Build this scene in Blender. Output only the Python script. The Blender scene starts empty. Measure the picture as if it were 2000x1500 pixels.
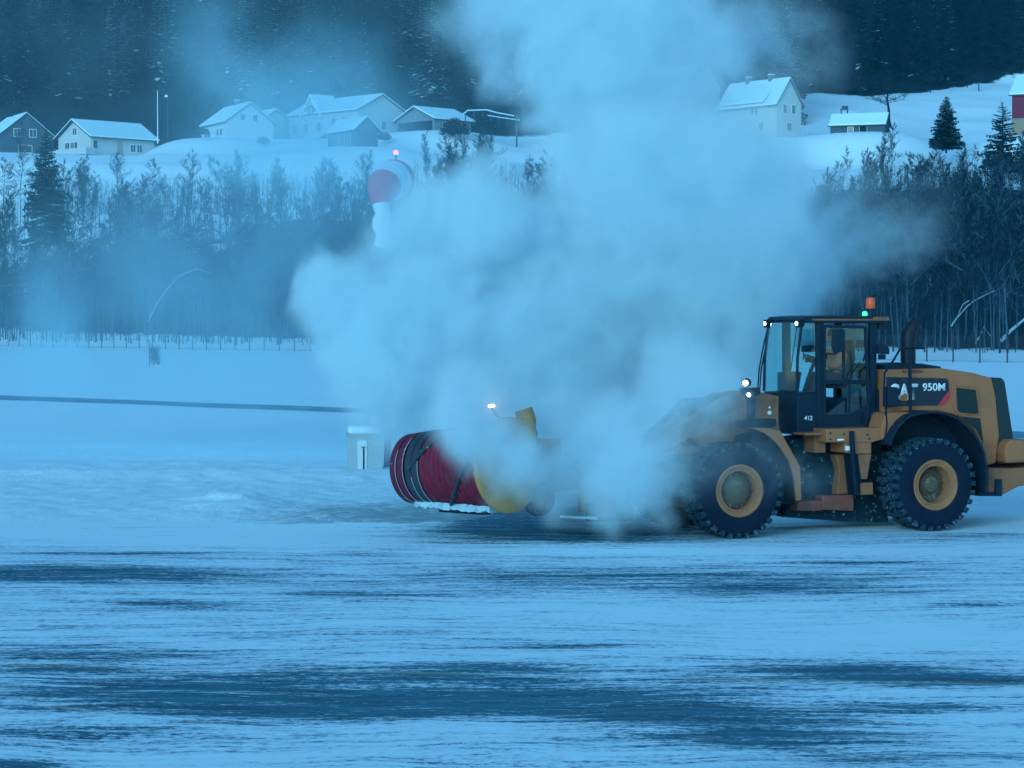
import bpy, bmesh, math, random
import numpy as np
from mathutils import Vector, Matrix, noise as mnoise

# ------------------------------------------------------------------ camera, world, light
sc = bpy.context.scene
COL = sc.collection
F, HC, HZ = 4450.0, 3.5, 627.0           # focal length in photo pixels, camera height, horizon row
HAZE_D = 0.00012
TH = math.atan((750 - HZ) / F)
cam = bpy.data.cameras.new("camera")
cam.sensor_width = 36.0
cam.lens = 36.0 * F / 2000.0
cam.clip_start, cam.clip_end = 0.5, 4000.0
cam_o = bpy.data.objects.new("camera", cam)
cam_o.location = (0, 0, HC)
cam_o.rotation_euler = (math.radians(90) - TH, 0, 0)
COL.objects.link(cam_o)
sc.camera = cam_o

SUN_EL, SUN_AZ = math.radians(16), math.radians(205)   # azimuth the light comes from, clockwise from +Y
w = bpy.data.worlds.new("World")
sc.world = w
w.use_nodes = True
nt = w.node_tree
bg = nt.nodes["Background"]
sky = nt.nodes.new("ShaderNodeTexSky")
sky.sky_type = 'NISHITA'
sky.sun_disc = False
sky.sun_elevation = SUN_EL
sky.sun_rotation = SUN_AZ
sky.air_density, sky.dust_density, sky.ozone_density = 1.0, 0.2, 5.0
tint = nt.nodes.new("ShaderNodeMix")
tint.data_type = 'RGBA'
tint.blend_type = 'MULTIPLY'
tint.inputs[0].default_value = 1.0
tint.inputs[7].default_value = (0.64, 0.94, 0.84, 1)
nt.links.new(sky.outputs[0], tint.inputs[6])
nt.links.new(tint.outputs[2], bg.inputs[0])
bg.inputs[1].default_value = 0.15

sun = bpy.data.lights.new("sun", 'SUN')
sun.energy = 0.9
sun.angle = math.radians(25)
sun.color = (0.38, 0.76, 1.0)
sun_o = bpy.data.objects.new("sun", sun)
sd = Vector((math.sin(SUN_AZ) * math.cos(SUN_EL), math.cos(SUN_AZ) * math.cos(SUN_EL), math.sin(SUN_EL)))
sun_o.rotation_euler = sd.to_track_quat('Z', 'Y').to_euler()
sun_o.location = (0, 0, 60)
COL.objects.link(sun_o)

sc.view_settings.view_transform = 'Standard'
sc.view_settings.look = 'None'
sc.view_settings.exposure = 1.08
sc.view_settings.gamma = 1.0
cy = sc.cycles
cy.use_denoising = True
cy.max_bounces, cy.diffuse_bounces, cy.glossy_bounces = 12, 3, 2
cy.transmission_bounces, cy.transparent_max_bounces, cy.volume_bounces = 4, 24, 10
cy.volume_step_rate, cy.volume_max_steps = 2.5, 256
cy.sample_clamp_indirect = 4.0

# ------------------------------------------------------------------ photo -> place
def ray(px, py):
    u, v = (px - 1000) / F, (750 - py) / F
    return Vector((u, math.cos(TH) + v * math.sin(TH), v * math.cos(TH) - math.sin(TH)))
def P(px, py, Y):
    d = ray(px, py); t = Y / d.y
    return Vector((d.x * t, Y, HC + d.z * t))
def G(px, py, z=0.0):
    d = ray(px, py); t = (z - HC) / d.z
    return Vector((d.x * t, d.y * t, z))
def topix(X, Y, Z):
    yy, zz = Y, Z - HC
    dep = yy * math.cos(TH) - zz * math.sin(TH)
    up = yy * math.sin(TH) + zz * math.cos(TH)
    return 1000 + F * X / dep, 750 - F * up / dep

# ------------------------------------------------------------------ helpers
def tag(o, label=None, cat=None, group=None, kind=None):
    if label: o['label'] = label
    if cat: o['category'] = cat
    if group: o['group'] = group
    if kind: o['kind'] = kind
    return o
def empty(name, loc=(0, 0, 0), rz=0.0, parent=None):
    o = bpy.data.objects.new(name, None)
    o.empty_display_size = 0.2
    o.location = loc
    o.rotation_euler = (0, 0, rz)
    COL.objects.link(o)
    if parent: o.parent = parent
    return o
def node(nt, t, **kw):
    n = nt.nodes.new(t)
    for k, v in kw.items(): setattr(n, k, v)
    return n
def mathn(nt, op, a, b=None, c=None, clamp=False):
    n = nt.nodes.new("ShaderNodeMath"); n.operation = op; n.use_clamp = clamp
    for i, x in enumerate((a, b, c)):
        if x is None: continue
        if isinstance(x, (int, float)): n.inputs[i].default_value = x
        else: nt.links.new(x, n.inputs[i])
    return n.outputs[0]
def mixc(nt, fac, a, b):
    n = nt.nodes.new("ShaderNodeMix"); n.data_type = 'RGBA'
    for i, x in ((0, fac), (6, a), (7, b)):
        if isinstance(x, (int, float)): n.inputs[i].default_value = x
        elif isinstance(x, (tuple, list)): n.inputs[i].default_value = (*x[:3], 1)
        else: nt.links.new(x, n.inputs[i])
    return n.outputs[2]
def noisen(nt, scale, detail=4, rough=0.55, vec=None, dist=0.0):
    n = nt.nodes.new("ShaderNodeTexNoise")
    n.inputs['Scale'].default_value = scale
    n.inputs['Detail'].default_value = detail
    n.inputs['Roughness'].default_value = rough
    n.inputs['Distortion'].default_value = dist
    if vec is not None: nt.links.new(vec, n.inputs['Vector'])
    return n.outputs[0]
def ramp(nt, x, lo, hi, a=0.0, b=1.0):
    n = nt.nodes.new("ShaderNodeMapRange"); n.interpolation_type = 'SMOOTHSTEP'
    nt.links.new(x, n.inputs[0])
    for i, v in zip((1, 2, 3, 4), (lo, hi, a, b)): n.inputs[i].default_value = v
    return n.outputs[0]
SNOW = (0.66, 0.87, 0.95)
FROST = (0.22, 0.38, 0.46)
MATS = {}
def M(name, col, rough=0.6, var=0.18, scale=5.0, spec=0.3, metal=0.0, frost=0.0, frost_scale=9.0, bump=0.0, emit=None, estr=0.0, grime=0.0):
    if name in MATS: return MATS[name]
    m = bpy.data.materials.new(name); m.use_nodes = True
    nt = m.node_tree; b = nt.nodes["Principled BSDF"]
    tc = node(nt, "ShaderNodeTexCoord").outputs['Object']
    n = noisen(nt, scale, 5, 0.6, tc)
    c = mixc(nt, n, [x * (1 - var) for x in col], [min(1, x * (1 + var)) for x in col])
    if grime > 0:
        g = ramp(nt, noisen(nt, 2.3, 7, 0.7, tc), 0.45, 0.72)
        c = mixc(nt, mathn(nt, 'MULTIPLY', g, grime), c, (0.055, 0.06, 0.065))
    if frost > 0:
        f = ramp(nt, noisen(nt, frost_scale, 6, 0.7, tc), 0.62 - 0.3 * frost, 0.70 - 0.22 * frost)
        c = mixc(nt, f, c, FROST)
    nt.links.new(c, b.inputs['Base Color'])
    b.inputs['Roughness'].default_value = rough
    b.inputs['Specular IOR Level'].default_value = spec
    b.inputs['Metallic'].default_value = metal
    if bump > 0:
        bn = node(nt, "ShaderNodeBump"); bn.inputs['Strength'].default_value = bump; bn.inputs['Distance'].default_value = 0.05
        nt.links.new(noisen(nt, scale * 3, 6, 0.65, tc), bn.inputs['Height'])
        nt.links.new(bn.outputs[0], b.inputs['Normal'])
    if emit:
        b.inputs['Emission Color'].default_value = (*emit, 1)
        b.inputs['Emission Strength'].default_value = estr
    MATS[name] = m
    return m
def glass(name, tintc, mixf):
    if name in MATS: return MATS[name]
    m = bpy.data.materials.new(name); m.use_nodes = True
    nt = m.node_tree; nt.nodes.remove(nt.nodes["Principled BSDF"])
    out = nt.nodes["Material Output"]
    tr = node(nt, "ShaderNodeBsdfTransparent"); tr.inputs[0].default_value = (*tintc, 1)
    gl = node(nt, "ShaderNodeBsdfGlossy"); gl.inputs['Roughness'].default_value = 0.08
    fr = node(nt, "ShaderNodeLayerWeight"); fr.inputs[0].default_value = 0.35
    f = mathn(nt, 'MULTIPLY_ADD', fr.outputs['Facing'], 0.30, mixf)
    ms = node(nt, "ShaderNodeMixShader")
    nt.links.new(f, ms.inputs[0]); nt.links.new(tr.outputs[0], ms.inputs[1]); nt.links.new(gl.outputs[0], ms.inputs[2])
    nt.links.new(ms.outputs[0], out.inputs[0])
    MATS[name] = m
    return m

class MB:
    def __init__(s): s.v = []; s.f = []; s.mi = []; s.k = 0
    def add(s, vs, fs, mi=None):
        o = len(s.v); s.v += [tuple(x) for x in vs]
        s.f += [tuple(i + o for i in f) for f in fs]; s.mi += [s.k if mi is None else mi] * len(fs)
        return s
    def box(s, c, d, rz=0.0, ry=0.0, rx=0.0, mi=None):
        R = Matrix.Rotation(rz, 3, 'Z') @ Matrix.Rotation(ry, 3, 'Y') @ Matrix.Rotation(rx, 3, 'X')
        vs = [Vector(c) + R @ Vector((x * d[0] / 2, y * d[1] / 2, z * d[2] / 2)) for x in (-1, 1) for y in (-1, 1) for z in (-1, 1)]
        return s.add(vs, [(0, 1, 3, 2), (4, 6, 7, 5), (0, 4, 5, 1), (2, 3, 7, 6), (0, 2, 6, 4), (1, 5, 7, 3)], mi)
    def prism(s, poly, y0, y1, mi=None):
        n = len(poly)
        if sum(poly[i][0] * poly[(i + 1) % n][1] - poly[(i + 1) % n][0] * poly[i][1] for i in range(n)) < 0: poly = poly[::-1]
        vs = [(x, y0, z) for x, z in poly] + [(x, y1, z) for x, z in poly]
        fs = [tuple(range(n)), tuple(range(2 * n - 1, n - 1, -1))]
        fs += [(i, i + n, (i + 1) % n + n, (i + 1) % n) for i in range(n)]
        return s.add(vs, fs, mi)
    def tube(s, pts, r, n=8, mi=None, cap=True):
        pts = [Vector(p) for p in pts]
        rs = r if isinstance(r, (list, tuple)) else [r] * len(pts)
        vs = []; prev = None
        for i, p in enumerate(pts):
            t = (pts[min(i + 1, len(pts) - 1)] - pts[max(i - 1, 0)]).normalized()
            if prev is None:
                a = t.orthogonal().normalized()
            else:
                a = (prev - t * prev.dot(t))
                a = a.normalized() if a.length > 1e-6 else t.orthogonal().normalized()
            prev = a; b = t.cross(a)
            for k in range(n):
                q = 2 * math.pi * k / n
                vs.append(p + (a * math.cos(q) + b * math.sin(q)) * rs[i])
        fs = []
        for i in range(len(pts) - 1):
            for k in range(n):
                k2 = (k + 1) % n
                fs.append((i * n + k, i * n + k2, (i + 1) * n + k2, (i + 1) * n + k))
        if cap:
            fs.append(tuple(range(n - 1, -1, -1))); fs.append(tuple((len(pts) - 1) * n + k for k in range(n)))
        return s.add(vs, fs, mi)
    def lathe(s, prof, n=48, axis='y', mi=None, closed=False, a0=0.0, a1=2 * math.pi):
        full = abs(a1 - a0 - 2 * math.pi) < 1e-6
        m = n if full else n + 1
        vs = []
        for k in range(m):
            q = a0 + (a1 - a0) * k / n
            for r, h in prof:
                if axis == 'y': vs.append((r * math.cos(q), h, r * math.sin(q)))
                elif axis == 'z': vs.append((r * math.cos(q), r * math.sin(q), h))
                else: vs.append((h, r * math.cos(q), r * math.sin(q)))
        L = len(prof); fs = []
        for k in range(n):
            k2 = (k + 1) % m
            for j in range(L if closed else L - 1):
                j2 = (j + 1) % L
                fs.append((k * L + j, k * L + j2, k2 * L + j2, k2 * L + j))
        return s.add(vs, fs, mi)
    def xform(s, start, Mx):
        for i in range(start, len(s.v)): s.v[i] = tuple(Mx @ Vector(s.v[i]))
    def build(s, name, mats, parent=None, smooth=False, bevel=0.0, loc=None, fixn=True):
        me = bpy.data.meshes.new(name)
        me.from_pydata(s.v, [], s.f)
        for m in (mats if isinstance(mats, (list, tuple)) else [mats]): me.materials.append(m)
        if len(me.materials) > 1: me.polygons.foreach_set("material_index", s.mi)
        if fixn and len(s.f) < 40000:
            bm = bmesh.new(); bm.from_mesh(me); bmesh.ops.recalc_face_normals(bm, faces=bm.faces); bm.to_mesh(me); bm.free()
        if smooth: me.polygons.foreach_set("use_smooth", [True] * len(me.polygons))
        me.update()
        o = bpy.data.objects.new(name, me); COL.objects.link(o)
        if parent: o.parent = parent
        if loc is not None: o.location = loc
        if bevel > 0:
            b = o.modifiers.new("bevel", 'BEVEL'); b.width = bevel; b.segments = 2; b.limit_method = 'ANGLE'
        if smooth:
            try: me.set_sharp_from_angle(angle=math.radians(38))
            except Exception: pass
        return o
def islands(mb):
    par = list(range(len(mb.v)))
    def fd(i):
        while par[i] != i: par[i] = par[par[i]]; i = par[i]
        return i
    for f in mb.f:
        for i in f[1:]: par[fd(i)] = fd(f[0])
    out = {}
    for k, f in enumerate(mb.f):
        g = out.setdefault(fd(f[0]), (MB(), {}))
        m, ix = g
        for i in f:
            if i not in ix: ix[i] = len(m.v); m.v.append(mb.v[i])
        m.f.append(tuple(ix[i] for i in f)); m.mi.append(mb.mi[k])
    return [g[0] for g in out.values()]
def copy_thing(o, parent=None):
    c = o.copy(); COL.objects.link(c); c.parent = parent
    for ch in o.children: copy_thing(ch, c)
    return c
# ------------------------------------------------------------------ ground, apron, terrain
rng = np.random.default_rng(7)
def smooth(a, b, x):
    t = np.clip((x - a) / (b - a), 0, 1); return t * t * (3 - 2 * t)
def vnoise(x, y, seed=0):
    def h(i, j):
        n = (i * 374761393 + j * 668265263 + seed * 974711) & 0xffffffff
        n = ((n ^ (n >> 13)) * 1274126177) & 0xffffffff
        return ((n ^ (n >> 16)) & 0xffff) / 65535.0
    xi, yi = np.floor(x).astype(np.int64), np.floor(y).astype(np.int64)
    fx, fy = x - xi, y - yi
    fx, fy = fx * fx * (3 - 2 * fx), fy * fy * (3 - 2 * fy)
    return (h(xi, yi) * (1 - fx) + h(xi + 1, yi) * fx) * (1 - fy) + (h(xi, yi + 1) * (1 - fx) + h(xi + 1, yi + 1) * fx) * fy
def fbm(x, y, o=4, seed=0):
    s = 0; a = 0.5
    for k in range(o):
        s = s + a * vnoise(x, y, seed + k); x = x * 2.03; y = y * 2.03; a *= 0.5
    return s / (1 - 0.5 ** o)
def grid_obj(name, xs, ys, Z, mat, attrs=None, kind='structure', label=None):
    nx, ny = len(xs), len(ys)
    X, Y = np.meshgrid(xs, ys)
    co = np.stack([X, Y, Z], -1).reshape(-1, 3).astype(np.float32)
    i = np.arange(nx * ny).reshape(ny, nx)
    q = np.stack([i[:-1, :-1], i[:-1, 1:], i[1:, 1:], i[1:, :-1]], -1).reshape(-1, 4)
    me = bpy.data.meshes.new(name)
    me.vertices.add(len(co)); me.vertices.foreach_set("co", co.ravel())
    me.loops.add(q.size); me.loops.foreach_set("vertex_index", q.ravel().astype(np.int32))
    me.polygons.add(len(q)); me.polygons.foreach_set("loop_start", np.arange(0, q.size, 4, dtype=np.int32))
    me.update(calc_edges=True)
    me.polygons.foreach_set("use_smooth", [True] * len(q))
    for k, a in (attrs or {}).items():
        at = me.attributes.new(k, 'FLOAT', 'POINT'); at.data.foreach_set("value", a.ravel().astype(np.float32))
    me.materials.append(mat)
    o = bpy.data.objects.new(name, me); COL.objects.link(o)
    tag(o, label, None, None, kind)
    return o

def fenceY(X): return np.clip(233.4 - 1.109 * X, 150, 330)
def terrain(X, Y):
    X = np.asarray(X, float); Y = np.asarray(Y, float)
    yf = fenceY(X)
    t = np.clip((Y - yf - 2) / (395 - yf - 2), 0, 1)
    z = 30 * t ** 1.2 + smooth(0, 6, Y - yf) * 0.5
    z = z + np.clip((Y - 395) / 45, 0, 1) * 8.5
    right = smooth(25, 60, X)
    e1 = np.clip(Y - 440, 0, 85)
    z = z + e1 * (0.42 * (1 - right) + 0.23 * right) + np.clip(Y - 525, 0, 1e4) * 0.55
    z = z + (fbm(X / 13, Y / 13, 4, 3) - 0.5) * 2.2 * smooth(5, 40, Y - yf)
    return z
PADS = [(178, 312, 420, 3, 6), (441, 271, 430, -2, 6), (693, 289, 402, 0, 4), (699, 273, 432, -5, 8), (848, 256, 430, 0, 7), (1517, 269, 410, -4, 7), (1728, 263, 410, -4, 2), (-2, 312, 428, 0, 6), (2079, 266, 402, -4, 3)]
PADS = [(P(a, b, c), d, e) for a, b, c, d, e in PADS]
_terrain0 = terrain
def terrain(X, Y):
    z = _terrain0(X, Y)
    for p, dx, dy in PADS:
        wgt = 1 - smooth(7, 20, np.hypot(X - p.x - dx, (Y - p.y - dy) * .8))
        z = z * (1 - wgt) + (p.z - .05) * wgt
    return z
def tz(X, Y): return float(terrain(np.array([X]), np.array([Y]))[0])

def snow_material(name, streak=False):
    m = bpy.data.materials.new(name); m.use_nodes = True
    nt = m.node_tree; b = nt.nodes["Principled BSDF"]
    geo = node(nt, "ShaderNodeNewGeometry").outputs['Position']
    b.inputs['Roughness'].default_value = 0.75
    b.inputs['Specular IOR Level'].default_value = 0.15
    snowc = mixc(nt, noisen(nt, 0.35, 5, 0.6, geo), [x * 0.93 for x in SNOW], [min(1, x * 1.04) for x in SNOW])
    if streak:
        at = node(nt, "ShaderNodeAttribute", attribute_name="bare").outputs['Fac']
        cx = node(nt, "ShaderNodeCombineXYZ"); nt.links.new(mathn(nt, 'MULTIPLY_ADD', noisen(nt, 0.22, 3, 0.5, geo), 1.5, -0.75), cx.inputs[1])
        va = node(nt, "ShaderNodeVectorMath"); nt.links.new(geo, va.inputs[0]); nt.links.new(cx.outputs[0], va.inputs[1])
        geo0, geo = geo, va.outputs[0]
        mp = node(nt, "ShaderNodeMapping"); nt.links.new(geo, mp.inputs[0])
        mp.inputs['Rotation'].default_value = (0, 0, math.radians(5)); mp.inputs['Scale'].default_value = (0.28, 2.6, 1)
        s1 = noisen(nt, 1.0, 8, 0.66, mp.outputs[0], 0.35)
        mp2 = node(nt, "ShaderNodeMapping"); nt.links.new(geo, mp2.inputs[0])
        mp2.inputs['Rotation'].default_value = (0, 0, math.radians(-3)); mp2.inputs['Scale'].default_value = (1.1, 9.0, 1)
        s2 = noisen(nt, 1.0, 6, 0.7, mp2.outputs[0], 0.2)
        mp3 = node(nt, "ShaderNodeMapping"); nt.links.new(geo, mp3.inputs[0]); mp3.inputs['Scale'].default_value = (9, 22, 1)
        s3 = noisen(nt, 1.0, 5, 0.8, mp3.outputs[0])
        t = mathn(nt, 'MULTIPLY_ADD', s1, 2.0, -1.0)
        t = mathn(nt, 'ADD', t, mathn(nt, 'MULTIPLY_ADD', s2, 2.4, -1.2))
        t = mathn(nt, 'ADD', t, mathn(nt, 'MULTIPLY_ADD', s3, 3.0, -1.5))
        t = mathn(nt, 'ADD', t, at)
        mask = ramp(nt, t, 0.20, 0.60)
        # yellow guide line, mostly under snow
        px = node(nt, "ShaderNodeSeparateXYZ"); nt.links.new(geo0, px.inputs[0])
        def line(a, bb, wd):
            y = mathn(nt, 'MULTIPLY_ADD', px.outputs[0], -bb, -a)
            y = mathn(nt, 'ABSOLUTE', mathn(nt, 'ADD', px.outputs[1], y))
            return mathn(nt, 'LESS_THAN', y, wd)
        ln = mathn(nt, 'MAXIMUM', line(*LINE1, 0.05), line(*LINE2, 0.045))
        asp = mixc(nt, noisen(nt, 30, 3, 0.6, geo), (0.003, 0.034, 0.058), (0.016, 0.066, 0.100))
        asp = mixc(nt, ln, asp, (0.34, 0.24, 0.09))
        film = mathn(nt, 'MULTIPLY_ADD', mathn(nt, 'ADD', noisen(nt, 1.6, 6, 0.75, mp.outputs[0]), mathn(nt, 'MULTIPLY', noisen(nt, 1.5, 5, 0.8, mp2.outputs[0]), 0.9)), 2.4, -1.75, clamp=True)   # thin blown snow left on the bare asphalt
        asp = mixc(nt, mathn(nt, 'MULTIPLY', film, 0.6), asp, (0.09, 0.34, 0.47))
        thin = mathn(nt, 'MULTIPLY', ramp(nt, t, -0.20, 0.40), 0.62)
        snowc = mixc(nt, thin, snowc, [SNOW[0] * .5, SNOW[1] * .62, SNOW[2] * .72])
        col = mixc(nt, mask, snowc, asp)
        nt.links.new(col, b.inputs['Base Color'])
        hgt = mathn(nt, 'MULTIPLY_ADD', mask, -0.6, mathn(nt, 'MULTIPLY', s3, 0.7))
        bn = node(nt, "ShaderNodeBump"); bn.inputs['Strength'].default_value = 0.5; bn.inputs['Distance'].default_value = 0.03
        nt.links.new(hgt, bn.inputs['Height']); nt.links.new(bn.outputs[0], b.inputs['Normal'])
    else:
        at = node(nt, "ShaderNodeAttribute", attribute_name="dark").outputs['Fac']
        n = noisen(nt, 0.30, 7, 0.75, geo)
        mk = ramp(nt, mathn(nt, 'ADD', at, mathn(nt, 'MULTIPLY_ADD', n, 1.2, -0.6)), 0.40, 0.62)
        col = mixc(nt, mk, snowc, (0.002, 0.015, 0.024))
        nt.links.new(col, b.inputs['Base Color'])
        bn = node(nt, "ShaderNodeBump"); bn.inputs['Strength'].default_value = 0.35; bn.inputs['Distance'].default_value = 0.25
        nt.links.new(noisen(nt, 0.9, 8, 0.7, geo), bn.inputs['Height']); nt.links.new(bn.outputs[0], b.inputs['Normal'])
    nt.links.new(b.outputs[0], nt.nodes["Material Output"].inputs[0])
    return m
a, b_ = G(700, 1312), G(1990, 1337)
LINE1 = (a.y - (b_.y - a.y) / (b_.x - a.x) * a.x, (b_.y - a.y) / (b_.x - a.x))
a, b_ = G(60, 1375), G(440, 1415)
LINE2 = (a.y - (b_.y - a.y) / (b_.x - a.x) * a.x, (b_.y - a.y) / (b_.x - a.x))
m_apron = snow_material("snowy_asphalt", True)
m_terr = snow_material("snow_and_forest_floor", False)

# one sheet to the horizon: flat airfield, then the hillside
ys = np.concatenate([np.linspace(-60, 30, 10), np.linspace(33, 150, 40), np.linspace(153, 620, 190), np.linspace(628, 1100, 40)])
xs = np.concatenate([np.linspace(-420, -150, 28), np.linspace(-145, 145, 150), np.linspace(150, 420, 28)])
X, Y = np.meshgrid(xs, ys)
Z = terrain(X, Y)
right = smooth(22, 34, X)
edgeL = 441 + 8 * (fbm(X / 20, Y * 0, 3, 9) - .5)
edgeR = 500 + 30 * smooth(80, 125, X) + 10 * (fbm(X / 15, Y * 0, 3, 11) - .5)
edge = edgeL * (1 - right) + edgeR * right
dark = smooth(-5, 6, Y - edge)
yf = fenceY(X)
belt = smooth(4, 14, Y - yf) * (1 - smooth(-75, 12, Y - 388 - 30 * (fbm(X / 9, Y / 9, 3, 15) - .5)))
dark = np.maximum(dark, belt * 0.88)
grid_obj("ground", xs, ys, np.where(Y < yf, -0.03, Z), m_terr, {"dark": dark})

# apron and swept snow in front of the fence
PATCH = [(150, 1122, 280, 17, .95), (230, 1081, 170, 4, .6), (650, 1160, 150, 7, .65), (350, 1180, 160, 7, .65), (1200, 1128, 480, 16, .55),
         (1500, 1150, 240, 9, .65), (1650, 1100, 170, 4, .5), (1900, 1182, 100, 4, .5), (150, 1278, 280, 14, .55), (100, 1308, 140, 7, .6), (900, 1308, 230, 14, .6),
         (250, 1358, 330, 34, .6), (620, 1390, 260, 24, .75), (1000, 1362, 420, 36, .72), (1350, 1405, 260, 26, .72), (1520, 1448, 230, 22, .75),
         (1660, 1312, 200, 17, .8), (1900, 1328, 160, 16, .85), (1800, 1385, 140, 11, .6), (120, 1440, 240, 26, .45), (500, 1330, 300, 22, .4), (30, 1497, 100, 12, .9),
         (1750, 1482, 260, 13, .45), (1120, 1262, 130, 5, .5), (700, 1085, 160, 4, .4), (1080, 1036, 260, 24, 1.0), (1000, 1003, 170, 16, .7), (1150, 1020, 220, 24, .7), (1600, 1030, 200, 12, .35), (1900, 1045, 150, 6, .5)]  # patches below the blower mix swept asphalt with its shadow, painted dark
LIGHT = [(1700, 1240, 450, 40, .35), (850, 1425, 250, 22, .5), (400, 1500, 500, 30, .25), (1250, 1195, 350, 16, .3), (1900, 1430, 260, 24, .2), (500, 1055, 500, 12, .5), (1500, 1075, 600, 8, .45)]
xs = np.linspace(-26, 26, 420); ys = np.concatenate([np.linspace(4, 22, 150), np.linspace(22.1, 48, 240)])
X, Y = np.meshgrid(xs, ys)
dep = Y * math.cos(TH) + HC * math.sin(TH); up = Y * math.sin(TH) - HC * math.cos(TH)
PX, PY = 1000 + F * X / dep, 750 - F * up / dep
bare = np.full(X.shape, 0.04)
for cx, cyy, wx, wy, s in PATCH: bare += s * np.exp(-(((PX - cx) / wx) ** 2 + ((PY - cyy) / wy) ** 2) * 0.9)
for cx, cyy, wx, wy, s in LIGHT: bare -= s * np.exp(-(((PX - cx) / wx) ** 2 + ((PY - cyy) / wy) ** 2))
bare -= 0.7 * smooth(36, 40, Y) * (1 - smooth(-400, 0, -np.abs(PX - 1080) ) * 0.9)
out = (np.abs(PX - 1000) > 1100) | (PY > 1560)
bare = np.where(out, 0.25 * (fbm(X / 6, Y / 1.5, 4, 31) - 0.4), np.clip(bare, -0.8, 0.8))
grid_obj("apron", xs, ys, np.full(X.shape, 0.0), m_apron, {"bare": bare})

# churned snow left and behind the machine: real relief
xs = np.arange(-24, 24.01, 0.11); ys = np.arange(35.2, 60, 0.11)
X, Y = np.meshgrid(xs, ys)
dep = Y * math.cos(TH) + HC * math.sin(TH); up = Y * math.sin(TH) - HC * math.cos(TH)
PX, PY = 1000 + F * X / dep, 750 - F * up / dep
lo = 37.2 + 0.5 * (fbm(X / 2.5, X * 0, 3, 5) - .5) + 2.2 * smooth(-1.2, 0.5, X) * (1 - smooth(9, 12, X)) * 1.6
rise = smooth(0, 4.5, Y - lo) * (1 - smooth(54, 59.5, Y))
clump = fbm(X / .55, Y / .8, 4, 21)
Zs = -0.06 + rise * (0.10 + 0.10 * (clump - 0.35) + 0.10 * np.clip(fbm(X / .22, Y / .22, 2, 77) - .55, 0, 1))
Zs += 0.22 * np.exp(-(((X + 5.3) / .8) ** 2 + ((Y - 42.8) / 1.6) ** 2)) * (0.4 + clump)
Zs += 0.16 * np.exp(-((Y - 50.5) / 1.2) ** 2) * smooth(2, -6, X)
fade = smooth(-24, -20, X) * (1 - smooth(20, 24, X))
Zs = -0.06 + (Zs + 0.06) * fade
dk = 0.42 * np.exp(-((PX - 760) / 330) ** 2 - ((PY - 1010) / 34) ** 2) + 0.35 * np.exp(-((PX - 1100) / 260) ** 2 - ((PY - 1020) / 32) ** 2)  # second term: swept ground plus blower shadow, painted into the snow tone
m_churn = bpy.data.materials.new("churned_snow"); m_churn.use_nodes = True
nt = m_churn.node_tree; b = nt.nodes["Principled BSDF"]; b.inputs['Roughness'].default_value = 0.8; b.inputs['Specular IOR Level'].default_value = 0.1
geo = node(nt, "ShaderNodeNewGeometry").outputs['Position']
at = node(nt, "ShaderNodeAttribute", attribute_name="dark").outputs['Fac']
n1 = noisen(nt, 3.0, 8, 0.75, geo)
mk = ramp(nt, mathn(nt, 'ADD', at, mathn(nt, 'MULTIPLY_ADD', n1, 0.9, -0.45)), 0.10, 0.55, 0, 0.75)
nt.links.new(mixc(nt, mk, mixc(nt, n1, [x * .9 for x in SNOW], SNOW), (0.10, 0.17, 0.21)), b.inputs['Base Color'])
bn = node(nt, "ShaderNodeBump"); bn.inputs['Strength'].default_value = 0.6; bn.inputs['Distance'].default_value = 0.06
nt.links.new(noisen(nt, 9, 6, 0.7, geo), bn.inputs['Height']); nt.links.new(bn.outputs[0], b.inputs['Normal'])
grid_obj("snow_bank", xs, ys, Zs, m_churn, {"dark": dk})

# bare strip across the airfield
mb = MB()
A, B = Vector((-60, 137, 0)), Vector((24, 63.5, 0))
d = (B - A).normalized(); nrm = Vector((-d.y, d.x, 0))
K = 60
vs = []
for i in range(K + 1):
    p = A.lerp(B, i / K); wv = 1.7 + 0.5 * (float(vnoise(np.array([i * .4]), np.array([0.]), 4)[0]) - .5)
    vs += [p - nrm * wv + Vector((0, 0, -0.026)), p + nrm * wv + Vector((0, 0, -0.026))]
mb.add(vs, [(2 * i, 2 * i + 2, 2 * i + 3, 2 * i + 1) for i in range(K)])
o = mb.build("taxiway", M("bare_taxiway", (0.09, 0.25, 0.34), 0.8, 0.4, 0.6, frost=0.35, frost_scale=0.5))
tag(o, None, None, None, 'structure')

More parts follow.
